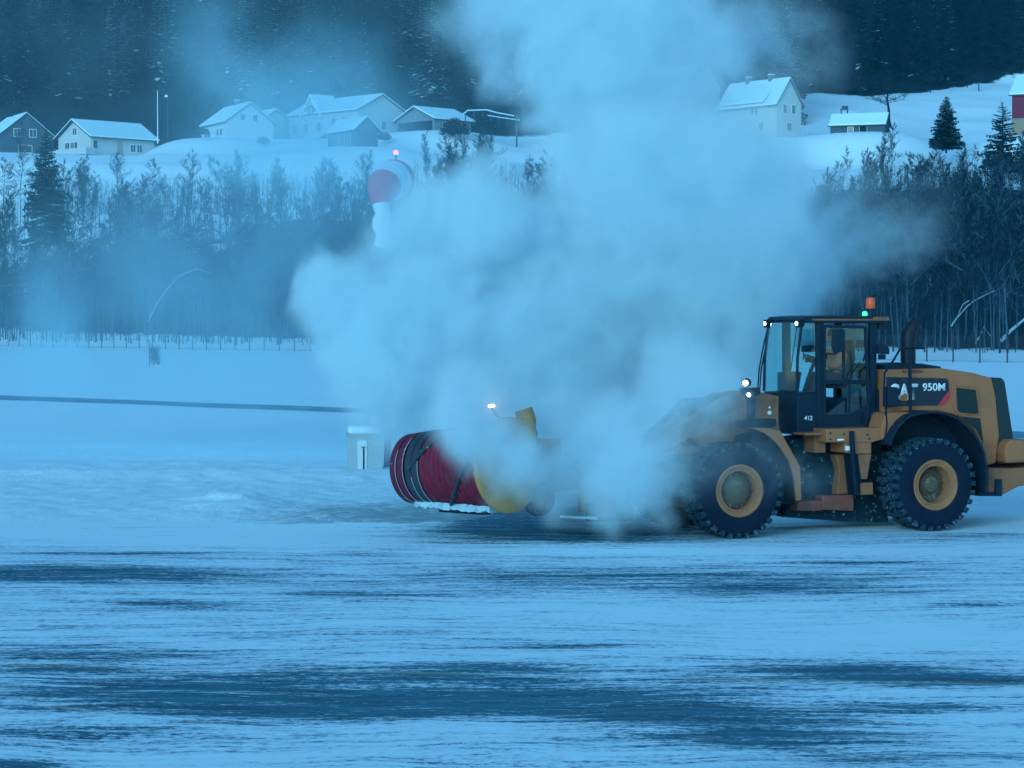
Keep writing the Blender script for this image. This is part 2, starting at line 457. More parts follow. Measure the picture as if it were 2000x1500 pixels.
# ------------------------------------------------------------------ blown snow
def cloud(name, puffs, lo, hi, vox, K, warp, nscale, color, label, thr=(0.05, 0.56), aniso=0.0, rough_amt=2.0, floor=0.45):
    ng = bpy.data.node_groups.new(name, 'GeometryNodeTree')
    ng.interface.new_socket("Geometry", in_out='OUTPUT', socket_type='NodeSocketGeometry')
    L = ng.links.new
    pos = ng.nodes.new("GeometryNodeInputPosition").outputs[0]
    def vm(op, a, b=None, c=None):
        n = ng.nodes.new("ShaderNodeVectorMath"); n.operation = op
        for i, x in enumerate((a, b, c)):
            if x is None: continue
            if isinstance(x, (tuple, list, Vector)): n.inputs[i].default_value = tuple(x)
            else: L(x, n.inputs[i])
        return n
    def nz(scale, detail, rough, vec):
        n = ng.nodes.new("ShaderNodeTexNoise"); n.inputs['Scale'].default_value = scale
        n.inputs['Detail'].default_value = detail; n.inputs['Roughness'].default_value = rough
        L(vec, n.inputs['Vector']); return n
    n0 = nz(nscale * 0.45, 2, 0.5, pos)
    n1 = nz(nscale * 1.5, 6, 0.62, pos)
    off0 = vm('MULTIPLY', vm('SUBTRACT', n0.outputs['Color'], (0.5, 0.5, 0.5)).outputs[0], (warp * 3.0,) * 3).outputs[0]
    off1 = vm('MULTIPLY', vm('SUBTRACT', n1.outputs['Color'], (0.5, 0.5, 0.5)).outputs[0], (warp * 2.2,) * 3).outputs[0]
    off = vm('ADD', off0, off1).outputs[0]
    q = vm('ADD', pos, off).outputs[0]
    acc = None
    for c, r, wt in puffs:
        inv = tuple(1.0 / x for x in r)
        v = vm('MULTIPLY_ADD', q, inv, tuple(-c[i] * inv[i] for i in range(3))).outputs[0]
        ln = vm('LENGTH', v).outputs[1]
        val = mathn(ng, 'MULTIPLY', mathn(ng, 'SUBTRACT', 1.0, ln, clamp=True), wt)
        acc = val if acc is None else mathn(ng, 'SMOOTH_MAX', acc, val, 0.05)
    n2 = nz(nscale * 1.9, 8, 0.66, vm('MULTIPLY_ADD', q, (0.8, 0.8, 0.8), off).outputs[0])
    er = mathn(ng, 'MULTIPLY_ADD', n2.outputs[0], rough_amt * 2.0, 1.0 - rough_amt)
    er = mathn(ng, 'MAXIMUM', er, floor)
    mr = ng.nodes.new("ShaderNodeMapRange"); mr.interpolation_type = 'SMOOTHSTEP'
    L(mathn(ng, 'MULTIPLY', acc, er), mr.inputs[0]); mr.inputs[1].default_value, mr.inputs[2].default_value = thr
    den = mathn(ng, 'MULTIPLY', mr.outputs[0], K)
    den = mathn(ng, 'MULTIPLY', den, mathn(ng, 'GREATER_THAN', den, K * 0.004))
    vc = ng.nodes.new("GeometryNodeVolumeCube")
    L(den, vc.inputs['Density'])
    vc.inputs['Min'].default_value = lo; vc.inputs['Max'].default_value = hi
    for i, k in enumerate(('X', 'Y', 'Z')): vc.inputs['Resolution ' + k].default_value = max(8, int((hi[i] - lo[i]) / vox[i]))
    m = bpy.data.materials.new(name); m.use_nodes = True
    mt = m.node_tree; mt.nodes.remove(mt.nodes["Principled BSDF"])
    pv = node(mt, "ShaderNodeVolumePrincipled")
    pv.inputs['Color'].default_value = (*color, 1); pv.inputs['Density'].default_value = 1.0
    pv.inputs['Anisotropy'].default_value = aniso
    mt.links.new(pv.outputs[0], mt.nodes["Material Output"].inputs['Volume'])
    sm = ng.nodes.new("GeometryNodeSetMaterial"); sm.inputs['Material'].default_value = m
    L(vc.outputs[0], sm.inputs[0])
    go = ng.nodes.new("NodeGroupOutput"); L(sm.outputs[0], go.inputs[0])
    me = bpy.data.meshes.new(name); me.materials.append(m)
    o = bpy.data.objects.new(name, me); COL.objects.link(o)
    md = o.modifiers.new("cloud", 'NODES'); md.node_group = ng
    tag(o, label, None, None, 'stuff')
    return o
def puff(px, py, r, Y, wt, sx=1.0, sz=1.0, sy=0.8):
    s = F / Y; R = r / s
    return (P(px, py, Y), (R * sx, R * sy, R * sz), wt)
rp = random.Random(5)
CORE = [(738,640,135),(630,560,60),(900,540,170),(1000,620,220),(1150,620,250),(1280,560,260),(1350,430,240),(1280,360,190),(1370,350,140),(1250,740,220),
        (1050,740,230),(850,700,190),(730,640,120),(690,570,85),(650,610,80),(625,565,50),(950,440,95),(880,425,65),(1030,460,70),(940,385,50),(840,540,90),(1080,690,170),(980,700,120),(1380,620,170),(745,740,110)]
puffs = [puff(x, y, r * 1.28, 42.5 + rp.uniform(-1.2, 1.6), 1.0) for x, y, r in CORE]
UP = [(1150,150,190,.7),(1250,100,190,.85),(1200,180,150,.7),(1050,80,160,.55),(985,50,120,.5),(955,140,80,.45),(1180,10,170,.7),(1340,30,140,.3),
      (1480,70,180,.22),(1570,90,130,.2),(1210,250,140,.85),(1120,230,70,.4),(1450,430,190,.7),(1550,320,150,.18),(1500,520,200,.6),(1620,430,200,.28),
      (1740,450,160,.22),(1460,660,150,.45),(1090,330,70,.25),(1560,200,120,.09),(1500,200,140,.28),(1420,200,120,.3),(1000,20,160,.4),(930,20,80,.3)]
puffs += [puff(x, y, r * 1.25, 44.5 + rp.uniform(-1.0, 1.5), wt) for x, y, r, wt in UP]
LOWP = [(1150,860,150,38.6,.8),(1010,850,120,38.2,.7),(890,845,80,35.4,.5),(845,865,60,35.2,.3),(1200,930,110,38,.5),(1310,850,100,38.4,.5),(900,835,100,38.6,.7),(1350,770,130,40,.6),(1180,970,80,37.6,.3),(900,865,90,34.9,.75),(955,870,100,34.9,.85),(1000,890,110,34.8,.72),(1075,930,100,35.2,.7),(930,850,110,35.6,.62),
        (1185,880,145,35.6,.85),(1260,920,150,35.2,.75),(1400,860,160,34.5,.20),(1470,890,120,34.5,.13),(1570,920,100,36.2,.14),(1375,820,110,35.0,.4),(1330,800,130,35.3,.6),(1220,1000,90,35.4,.35),(800,1000,140,38,.06)]
puffs += [puff(x, y, r * 1.2, Yd, wt) for x, y, r, Yd, wt in LOWP]
KD = 2.1
cloud("snow_cloud", puffs, (-5.2, 33.5, 0.02), (8.6, 48.5, 10.4), (0.07, 0.09, 0.07), KD, 0.66, 0.52, (0.76, 0.91, 0.96), "dense bright cloud of blown powder snow rising from the snow blower")
drift = [(765,395,120,.55),(400,60,120,.20),(410,150,100,.22),(610,240,210,.40),(440,240,150,.36),(470,540,300,.22),(250,540,260,.18),(80,620,170,.34),(600,420,230,.16),(430,110,120,.18),(650,150,150,.20),(520,170,150,.15),(500,330,180,.18),(640,520,150,.25),
         (330,650,230,.15),(120,650,140,.25),(700,250,150,.16),(440,10,90,.16)]
dp = [puff(x, y, r * 1.25, 62 + rp.uniform(-5, 6), wt, 1.0, 1.15, 0.9) for x, y, r, wt in drift]
cloud("snow_mist", dp, (-16.5, 50, 0.05), (0.5, 74, 14.5), (0.2, 0.26, 0.2), 0.42, 1.0, 0.26, (0.50, 0.83, 0.95), "thin veil of drifting snow dust hanging over the left of the airfield", thr=(0.0, 0.5), rough_amt=2.3, floor=0.0)
# ------------------------------------------------------------------ wheel loader
YAW = math.radians(180 + 21.3)
LO = Vector((3.168, 37.758, 0.0))
cY, sY = math.cos(YAW), math.sin(YAW)
def LP(px, py, yl):
    """photo pixel -> loader (x, z) on the upright plane y = yl of the machine"""
    d = ray(px, py); o = Vector((0, 0, HC)) - LO
    ol = Vector((o.x * cY + o.y * sY, -o.x * sY + o.y * cY, o.z)); dl = Vector((d.x * cY + d.y * sY, -d.x * sY + d.y * cY, d.z))
    t = (yl - ol.y) / dl.y
    return (ol.x + dl.x * t, ol.z + dl.z * t)
def LPP(pts, yl): return [LP(x, y, yl) for x, y in pts]
def L3(px, py, yl):
    x, z = LP(px, py, yl); return (x, yl, z)

YEL = M("machine_yellow", (0.36, 0.135, 0.058), 0.5, 0.10, 3.0, 0.3, grime=0.35)
YELD = M("machine_yellow_grimy", (0.29, 0.118, 0.058), 0.6, 0.25, 4.0, 0.2, grime=0.6)
BLK = M("machine_black", (0.006, 0.021, 0.040), 0.55, 0.3, 5.0, 0.15)
DRK = M("machine_dark", (0.004, 0.017, 0.034), 0.6, 0.3, 6.0, 0.12)
DCHS = M("machine_underside", (0.006, 0.026, 0.042), 0.8, 0.5, 9.0, 0.1, frost=0.12, frost_scale=12)
RUB = M("tyre_rubber", (0.005, 0.015, 0.034), 0.85, 0.35, 6.0, 0.12)
RUBT = M("tyre_tread_frosted_lit", (0.012, 0.040, 0.064), 0.9, 0.6, 12.0, 0.1, frost=0.18, frost_scale=32)  # lug tone holds frost and the light on the lug faces, as colour
RIMM = M("rim_yellow", (0.36, 0.15, 0.065), 0.6, 0.22, 8.0, 0.25, grime=0.5)
RIMD = M("rim_hub_grimy", (0.11, 0.085, 0.06), 0.75, 0.4, 6.0, 0.2, frost=0.05, frost_scale=6)
DEC = M("decal_dark", (0.006, 0.016, 0.034), 0.35, 0.1, 2.0, 0.4)
RED = M("decal_red", (0.55, 0.035, 0.045), 0.4, 0.1)
WHT = M("decal_white", (0.72, 0.80, 0.84), 0.5, 0.05)
MESHG = M("grille_mesh", (0.016, 0.028, 0.030), 0.7, 0.5, 40.0, 0.2)
GLS = glass("cab_glass", (0.62, 0.90, 0.90), 0.04)
GLSD = glass("door_glass_lower", (0.30, 0.60, 0.60), 0.08)
STEEL = M("bare_steel", (0.35, 0.42, 0.46), 0.4, 0.2, 8, 0.5, 0.6)
LAMPW = M("lamp_lit_white", (0.9, 0.9, 0.9), 0.4, 0, emit=(1.0, 0.95, 0.88), estr=14.0)
LAMPG = M("lamp_lit_green", (0.1, 0.8, 0.3), 0.4, 0, emit=(0.04, 1.0, 0.22), estr=1.1)
BEAC = M("beacon_orange", (0.85, 0.10, 0.03), 0.3, 0.1, )

loader = empty("wheel_loader", LO, YAW)
tag(loader, "yellow articulated wheel loader facing left, half veiled by blown snow", "wheel loader")
R = 0.775
XR = LP(1827, 945, 1.33)[0]

def text_mesh(name, body, box, yl, mat, parent, off=0.0, ext=0.004, italic=0.0):
    """lettering fitted to a box of photo pixels (x0, y0, x1, y1) on the plane y = yl"""
    cu = bpy.data.curves.new(name, 'FONT'); cu.body = body; cu.offset = off; cu.extrude = 0.0
    tmp = bpy.data.objects.new(name, cu); COL.objects.link(tmp)
    dg = bpy.context.evaluated_depsgraph_get()
    me = bpy.data.meshes.new_from_object(tmp.evaluated_get(dg))
    bpy.data.objects.remove(tmp); bpy.data.curves.remove(cu)
    co = np.array([v.co for v in me.vertices])
    x0, x1, z0, z1 = co[:, 0].min(), co[:, 0].max(), co[:, 1].min(), co[:, 1].max()
    a = LP(box[0], box[3], yl); b = LP(box[2], box[1], yl)
    for v in me.vertices:
        s, t = (v.co.x - x0) / (x1 - x0), (v.co.y - z0) / (z1 - z0)
        v.co = (a[0] + (b[0] - a[0]) * s, yl, a[1] + (b[1] - a[1]) * t)
    me.materials.clear(); me.materials.append(mat)
    o = bpy.data.objects.new(name, me); COL.objects.link(o); o.parent = parent
    md = o.modifiers.new("thickness", 'SOLIDIFY'); md.thickness = ext; md.offset = 0
    return o

# --- wheels
def make_wheel(hub_deep):
    wv = empty("wheel")
    wv.parent = loader
    W = 0.29
    t = MB()
    prof = [(0.40, -W + .03), (0.43, -W), (0.52, -W - .012), (0.62, -W - .01), (0.69, -W + .005), (0.725, -W + .03), (0.735, -W + .10), (0.735, W - .10),
            (0.725, W - .03), (0.69, W - .005), (0.62, W + .01), (0.52, W + .012), (0.43, W), (0.40, W - .03)]
    t.k = 0; t.lathe(prof, 56)
    t.k = 1
    N = 30
    for k in range(N):
        for side in (1, -1):
            q = 2 * math.pi * (k + (0.5 if side < 0 else 0)) / N
            s = len(t.v)
            # chevron lug: outer block wraps over the shoulder
            t.box((0, side * (W - 0.075), 0.752), (0.085, 0.17, 0.046), rz=side * 0.0)
            t.box((0.03, side * (W - 0.20), 0.752), (0.075, 0.15, 0.044), rz=side * -0.55)
            t.box((0, side * (W - 0.010), 0.728), (0.075, 0.024, 0.07))
            t.xform(s, Matrix.Rotation(-q, 4, 'Y'))
    t.build("tyre", [RUB, RUBT], wv, smooth=False)
    r = MB()
    r.lathe([(0.405, 0.20), (0.415, 0.275), (0.425, 0.305), (0.405, 0.312), (0.372, 0.300), (0.365, 0.285), (0.345, 0.275), (0.335, 0.285), (0.318, 0.280), (0.308, 0.255), (0.305, 0.05), (0.30, 0.02), (0.0, 0.02)], 56)
    r.lathe([(0.405, -0.20), (0.42, -0.30), (0.36, -0.29), (0.30, -0.22), (0.30, -0.15), (0.0, -0.15)], 40)
    r.build("rim", RIMM, wv, smooth=True)
    h = MB()
    if hub_deep:
        h.lathe([(0.30, 0.03), (0.24, 0.05), (0.20, 0.055), (0.17, 0.10), (0.145, 0.115), (0.13, 0.16), (0.07, 0.17), (0.06, 0.155), (0.0, 0.155)], 36)
    else:
        h.lathe([(0.30, 0.10), (0.27, 0.15), (0.22, 0.185), (0.20, 0.20), (0.15, 0.215), (0.10, 0.235), (0.0, 0.24)], 36)
    for k in range(16):
        q = 2 * math.pi * k / 16
        h.box((0.262 * math.cos(q), 0.07 if hub_deep else 0.165, 0.262 * math.sin(q)), (0.03, 0.05, 0.03), ry=-q)
    h.build("hub", RIMD, wv, smooth=True)
    return wv
wf = make_wheel(False); wf.location = (0, 1.04, R)
wr = make_wheel(True); wr.location = (XR, 1.04, R)
wr.rotation_euler = (0, 0.11, 0)
for src, x in ((wf, 0), (wr, XR)):
    c = copy_thing(src, loader); c.location = (x, -1.04, R); c.rotation_euler = (0, 0.2, math.pi)

# --- rear frame, hood
SPLIT = {'cab_frame': 'cab_pillar', 'side_window': 'side_window', 'notice': 'notice', 'bolt': 'bolt', 'handrail': 'handrail', 'wiper': 'wiper', 'roof_trim': 'roof_trim', 'rear_work_light': 'rear_work_light',
         'bumper_bracket': 'bumper_bracket', 'step_bracket': 'step_bracket', 'ladder': 'step', 'hitch_block': 'hitch_block', 'beacon_post': 'beacon_post', 'grille_bar': 'grille_bar', 'pivot_pin': 'pivot_pin', 'grille_frame': 'grille_frame'}
def part(name, mb, mat, parent=loader, **k):
    if name in SPLIT:
        for i in islands(mb): o = i.build(SPLIT[name], mat, parent, **k)
        return o
    return mb.build(name, mat, parent, **k)
YH = 0.74
hood_px = [(1727, 722), (1840, 719), (1900, 728), (1938, 738), (1946, 775), (1953, 850), (1946, 905), (1928, 910), (1920, 872), (1903, 838), (1872, 812), (1832, 803), (1790, 806), (1727, 806)]
hp = LPP(hood_px, YH)
m = MB(); m.prism(hp, -YH, YH)
hood = part("engine_hood", m, YEL, bevel=0.035)
m = MB(); m.prism(LPP([(1729, 712), (1800, 710), (1838, 716), (1838, 722), (1800, 720), (1729, 722)], 0.62), -0.55, 0.62)
part("hood_cap", m, BLK, hood, bevel=0.01)
m = MB(); m.prism(LPP([(1731, 736), (1848, 739), (1852, 743), (1855, 768), (1837, 792), (1731, 794)], YH + .004), YH - .02, YH + .005)
badge = part("badge_panel", m, DEC, hood)
m = MB(); m.prism(LPP([(1854, 762), (1856, 776), (1845, 791), (1831, 793)], YH + .010), YH, YH + .010)
part("red_stripe", m, RED, hood)
text_mesh("lettering", "CAT", (1737, 749, 1793, 782), YH + .010, WHT, badge, 0.035)
m = MB(); m.prism(LPP([(1759, 783), (1759, 774), (1768, 767), (1773, 772), (1772, 783)], YH + .014), YH + .004, YH + .014)
part("emblem", m, YEL, badge)
text_mesh("lettering", "950M", (1802, 748, 1846, 764), YH + .010, WHT, badge, 0.02)
text_mesh("lettering", "AS NOHOH", (1761, 722.5, 1803, 729), YH + .006, BLK, hood, 0.01)
m = MB(); m.prism(LPP([(1868, 757), (1906, 761), (1912, 806), (1908, 809), (1875, 806), (1870, 800)], YH + .008), YH - .03, YH + .008)
part("grille", m, MESHG, hood, bevel=0.012)
m = MB(); m.prism(LPP([(1876, 813), (1915, 817), (1922, 868), (1906, 838)], YH + .008), YH - .03, YH + .008)
part("grille", m, MESHG, hood, bevel=0.01)
fr = MB()
for p in ([(1866, 753), (1908, 757), (1915, 811), (1871, 808), (1866, 800)],):
    q = [(x, YH + .006, z) for x, z in LPP(p, YH)]
    fr.tube(q + [q[0]], 0.012, 6)
q = [(x, YH + .004, z) for x, z in LPP([(1853, 742), (1862, 790), (1868, 811)], YH)]
fr.tube(q, 0.016, 6)
part("grille_frame", fr, YEL, hood)
m = MB()
yg = 0.72
m.prism(LPP([(1937, 737), (1957, 738), (1963, 745), (1979, 850), (1977, 900), (1955, 908), (1949, 880), (1953, 850), (1947, 780)], yg), -yg, yg)
part("radiator_grille", m, M("radiator_black", (0.014, 0.03, 0.036), 0.6, 0.3, 30), hood, bevel=0.02)
m = MB()
for yv in (0.3, 0.0, -0.3): m.box((LP(1962, 745, .7)[0] - .02, yv, LP(1962, 745, .7)[1] - .4), (.06, .03, .7), ry=0.14)
part("grille_bar", m, BLK, hood)
# counterweight and rear hitch
m = MB()
m.prism(LPP([(1963, 885), (1966, 867), (1975, 858), (2060, 862), (2060, 900), (1966, 905)], 0.95), -0.95, 0.95)
cw = part("counterweight", m, YEL, bevel=0.04)
m = MB(); m.prism(LPP([(1930, 914), (1977, 915), (2060, 906), (2060, 942), (1990, 950), (1968, 962), (1960, 966), (1930, 965)], 0.90), -0.90, 0.90)
part("bumper_beam", m, YELD, cw, bevel=0.02)
m = MB(); m.prism(LPP([(1946, 936), (1957, 936), (1957, 968), (1944, 968)], 0.95), 0.85, 0.95); m.prism(LPP([(1912, 962), (1957, 960), (1957, 969), (1912, 969)], 0.92), -0.92, 0.92)
part("bumper_bracket", m, BLK, cw)
# rear frame under the hood
m = MB()
m.box((XR, 0, 0.80), (0.5, 1.5, 0.45)); m.box((XR + .1, 0, 1.02), (2.2, 0.9, 0.45)); m.box((XR + 1.3, 0, 0.85), (1.2, 0.75, 0.6)); m.box((XR - .9, 0, 1.0), (1.2, 1.2, 0.5))
m.box((0, 0, 0.78), (0.5, 1.5, 0.45)); m.box((0.45, 0, 0.95), (2.0, 0.85, 0.7)); m.box((-1.0, 0, 0.9), (1.2, 0.5, 0.5))
m.tube([(XR, -0.8, R), (XR, 0.8, R)], 0.24, 16); m.tube([(0, -0.8, R), (0, 0.8, R)], 0.24, 16)
part("chassis", m, DCHS, bevel=0.03)
# rear fender: arched black mudguard
def arch(px_pts, y0, y1, th):
    pts = LPP(px_pts, y1); n = len(pts); out = []
    cx = sum(p[0] for p in pts) / n
    c = (XR, R)
    inn = []
    for x, z in pts:
        d = Vector((c[0] - x, c[1] - z)).normalized(); inn.append((x + d.x * th, z + d.y * th))
    mb = MB()
    for i in range(n - 1):
        quad = [pts[i], pts[i + 1], inn[i + 1], inn[i]]
        vs = [(a, y0, b) for a, b in quad] + [(a, y1, b) for a, b in quad]
        mb.add(vs, [(0, 1, 2, 3), (7, 6, 5, 4), (0, 4, 5, 1), (1, 5, 6, 2), (2, 6, 7, 3), (3, 7, 4, 0)])
    return mb
rf = [(1738, 868), (1743, 852), (1752, 836), (1763, 822), (1777, 811), (1793, 806), (1812, 803), (1832, 803), (1852, 807), (1872, 816), (1889, 829), (1904, 846), (1916, 865), (1924, 884), (1928, 912), (1929, 940), (1928, 964)]
part("rear_fender", arch(rf, 0.55, 1.27, 0.035), BLK)
m = MB(); m.prism(LPP([(1738, 868), (1777, 811), (1832, 803), (1889, 829), (1928, 900), (1928, 965), (1908, 968), (1890, 930), (1832, 925), (1760, 930), (1735, 900)], 0.6), 0.5, 0.60)
part("wheel_arch_liner", m, DRK)
# yellow step box ahead of the rear fender
m = MB(); m.prism(LPP([(1722, 836), (1728, 812), (1735, 806), (1792, 805), (1770, 822), (1755, 838), (1744, 856), (1732, 862), (1722, 858)], 1.05), 0.6, 1.05)
part("side_tank", m, YEL, bevel=0.02)
# platform rail, battery box, steps
m = MB(); m.prism(LPP([(1613, 838), (1724, 835), (1724, 858), (1704, 864), (1614, 864)], 1.02), 0.4, 1.02)
plat = part("platform", m, YEL, bevel=0.012)
m = MB()
for x, y in ((1622, 846), (1622, 858), (1648, 848), (1694, 849), (1698, 857)): m.tube([L3(x, y, 1.00), L3(x, y, 1.035)], 0.018, 8)
part("bolt", m, BLK, plat)
m = MB(); m.prism(LPP([(1636, 857), (1648, 857), (1648, 860), (1636, 861)], 1.028), 1.01, 1.028)
m.prism(LPP([(1652, 871), (1661, 871), (1661, 880), (1652, 880)], 1.028), 0.98, 1.028)
part("notice", m, WHT, plat)
m = MB(); m.prism(LPP([(1650, 864), (1702, 863), (1702, 886), (1666, 887), (1650, 884)], 1.0), 0.5, 1.0)
part("battery_box", m, YEL, bevel=0.012)
m = MB(); m.prism(LPP([(1572, 846), (1612, 844), (1612, 850), (1572, 850)], .9), .5, .9); m.prism(LPP([(1591, 850), (1612, 850), (1612, 884), (1591, 884)], .7), .3, .7)
part("step_bracket", m, YELD)
m = MB(); m.prism(LPP([(1676, 888), (1702, 887), (1694, 936), (1683, 936)], 1.0), 0.75, 1.0); m.prism(LPP([(1681, 944), (1705, 942), (1706, 966), (1681, 967)], 1.0), 0.7, 1.0)
part("ladder", m, YELD, bevel=0.01)
m = MB()
for a in ([(1663, 842), (1665, 880), (1668, 930), (1673, 966)],):
    m.tube([L3(x, y, 1.06) for x, y in a], 0.045, 8)
m.prism(LPP([(1664, 888), (1677, 888), (1684, 966), (1672, 966)], 0.98), 0.70, 0.98)
part("step_strut", m, DRK)
m = MB(); m.prism(LPP([(1632, 888), (1663, 886), (1668, 964), (1634, 966), (1640, 920)], 0.55), -0.3, 0.55)
part("articulation_plate", m, YELD, bevel=0.02)
m = MB(); m.prism(LPP([(1606, 968), (1668, 966), (1668, 998), (1606, 996)], 0.6), -0.4, 0.6); m.prism(LPP([(1560, 978), (1606, 978), (1606, 998), (1556, 998)], 0.6), -0.2, 0.6)
part("hitch_block", m, M("rusty_red", (0.22, 0.07, 0.05), .8, .4, 5, grime=.6), bevel=0.02)
m = MB(); m.prism(LPP([(1546, 860), (1612, 850), (1720, 862), (1728, 960), (1735, 1020), (1640, 1018), (1530, 1010), (1560, 930)], 0.35), -0.45, 0.35)
part("belly_plate", m, DCHS)

# --- cab
cab = empty("cab", (0, 0, 0), 0, loader)
YC = 0.60
def row(pxs, yl): return LPP(pxs, yl)
m = MB()
m.prism(LPP([(1557, 768), (1596, 766), (1608, 768), (1608, 842), (1610, 849), (1557, 850)], YC), -YC, YC)
m.prism(LPP([(1606, 825), (1700, 822), (1712, 760), (1722, 760), (1722, 832), (1700, 838), (1606, 842)], YC - .02), -YC, YC - .02)
part("cab_base", m, BLK, cab, bevel=0.025)
text_mesh("lettering", "412", (1571, 812, 1587, 821), YC + .006, WHT, cab, 0.02)
# roof
xr0 = LP(1497, 625, -.66)[0]; xr1 = LP(1733, 622, .66)[0]
zr = LP(1640, 625, YC)[1]
m = MB(); m.prism([(xr0, zr + .01), (xr0 - .05, zr + .055), (xr0 - 0.4, zr + .075), (xr1, zr + .055), (xr1, zr + .0), (xr1 + .1, zr - .055), (xr0 - .05, zr - .05)], -0.66, 0.66)
roof = part("cab_roof", m, BLK, cab, bevel=0.02)
m = MB(); m.box(((xr0 + xr1) / 2, 0.665, zr + .005), (abs(xr1 - xr0) * .8, .012, .025)); m.box((xr1 + .13, 0.668, zr + .02), (.30, .03, .06))
part("roof_trim", m, YELD, roof)
m = MB(); m.box((xr1 + .05, 0.5, zr - .10), (.14, .2, .1)); m.box((xr1 + .05, -0.5, zr - .10), (.14, .2, .1))
part("rear_work_light", m, BLK, roof, bevel=.01)
# pillars
zt0 = zr - .04
m = MB()
for sg in (1, -1):
    yv = sg * (YC - .02)
    bx, bz = LP(1557, 768, YC); tx = LP(1567, 632, YC)[0]
    m.tube([(bx, yv, bz), ((bx + tx) / 2 + .03, yv, (bz + zt0) / 2), (tx, yv, zt0)], 0.028, 6)
    for (a0, a1, b0, b1) in ((1595, 1608, 1596, 1609), (1699, 1712, 1697, 1708)):
        p = [LP(b0, 850 if a0 < 1650 else 820, YC), LP(b1, 850 if a0 < 1650 else 820, YC), LP(a1, 630, YC), LP(a0, 630, YC)]
        m.prism(p, yv - .05, yv + .05)
part("cab_frame", m, BLK, cab, bevel=.012)
# glass: bowed windscreen, side lights, rear window
bx, bz = LP(1557, 768, YC); tx, tz_ = LP(1567, 632, YC)
m = MB(); vs = []; NW = 10
for i in range(NW + 1):
    yv = -YC + .03 + (2 * YC - .06) * i / NW; bow = 0.10 * (1 - (yv / YC) ** 2)
    for j in range(5):
        s = j / 4; vs.append((bx + (tx - bx) * s + .03 * 4 * s * (1 - s) + bow, yv, bz + (zt0 - bz) * s))
m.add(vs, [(i * 5 + j, i * 5 + j + 1, i * 5 + 5 + j + 1, i * 5 + 5 + j) for i in range(NW) for j in range(4)])
part("windscreen", m, GLS, cab, smooth=True)
m = MB()
for sg in (1, -1):
    p = LPP([(1559, 767), (1595, 765), (1596, 634), (1567, 634)], YC)
    m.add([(x, sg * (YC - .02), z) for x, z in p], [(0, 1, 2, 3)])
p = LPP([(1610, 815), (1697, 812), (1696, 634), (1609, 634)], YC)
m.add([(x, -(YC - .02), z) for x, z in p], [(0, 1, 2, 3)])
part("side_window", m, GLS, cab)
xb = LP(1704, 720, YC)[0]
m = MB(); m.add([(xb, -YC + .05, 2.1), (xb, YC - .05, 2.1), (xb, YC - .05, zr - .06), (xb, -YC + .05, zr - .06)], [(0, 1, 2, 3)])
part("rear_window", m, GLSD, cab)
# door with two panes
m = MB()
def fbar(a, b, wd, yl, d=.05):
    (x0, z0), (x1, z1) = LP(*a, yl), LP(*b, yl)
    v = Vector((x1 - x0, z1 - z0)); L_ = v.length; ang = math.atan2(v.y, v.x)
    m.box(((x0 + x1) / 2, yl, (z0 + z1) / 2), (L_ + wd, d, wd), ry=-ang)
YD = YC + .03
for a, b, wd in (((1610, 638), (1610, 834), .045), ((1690, 640), (1697, 790), .05), ((1697, 790), (1690, 834), .05), ((1610, 637), (1690, 639), .05), ((1610, 746), (1696, 746), .07), ((1610, 834), (1690, 832), .05), ((1647, 650), (1648, 745), .035)):
    fbar(a, b, wd, YD)
m.prism(LPP([(1611, 810), (1661, 808), (1697, 788), (1692, 834), (1611, 836)], YD), YD - .03, YD + .012)
door = part("cab_door", m, BLK, cab, bevel=.008)
m = MB(); m.add([(x, YD, z) for x, z in LPP([(1611, 744), (1695, 744), (1690, 640), (1611, 640)], YD)], [(0, 1, 2, 3)])
part("door_glass", m, GLS, door)
m = MB(); m.add([(x, YD, z) for x, z in LPP([(1611, 810), (1661, 808), (1696, 788), (1695, 748), (1611, 748)], YD)], [(0, 1, 2, 3)])
part("door_glass", m, GLSD, door)
m = MB(); m.prism(LPP([(1681, 805), (1688, 803), (1689, 828), (1682, 829)], YD + .03), YD, YD + .03)
m.tube([L3(1659, 806, YD + .06), L3(1659, 742, YD + .06), L3(1664, 728, YD + .06), L3(1679, 708, YD + .06)], 0.016, 6)
part("door_handle", m, DRK, door)
# wipers and handrails
m = MB()
for pts in ([(1480, 762), (1483, 720), (1492, 672), (1500, 640)], [(1484, 762), (1487, 720), (1496, 676), (1502, 648)]):
    m.tube([L3(x, y, -0.66) for x, y in pts], 0.014, 5)
m.tube([L3(1481, 764, -.66), L3(1486, 770, -.66), L3(1510, 772, -.5), L3(1530, 772, -.3)], 0.02, 5)
m.tube([L3(1538, 760, 0.2), L3(1548, 700, 0.2), L3(1556, 640, .2)], .012, 5)
part("wiper", m, BLK, cab)
m = MB()
m.tube([L3(1686, 706, 1.0), L3(1690, 690, 1.0), L3(1704, 688, 1.0), L3(1708, 740, 1.0)], .016, 6)
m.tube([L3(1727, 752, 1.04), L3(1730, 800, 1.04), L3(1732, 830, 1.04), L3(1728, 856, 1.04), L3(1724, 858, 1.04)], .02, 6)
m.tube([L3(1727, 752, 1.04), L3(1728, 728, 1.04), L3(1740, 712, 1.0), L3(1758, 682, .9), L3(1772, 680, .9), L3(1806, 680, .9)], .019, 6)
m.tube([L3(1777, 718, .95), L3(1778, 803, .95)], .032, 8); m.tube([L3(1777, 718, .95), L3(1776, 683, .95)], .02, 6)
part("handrail", m, DRK)
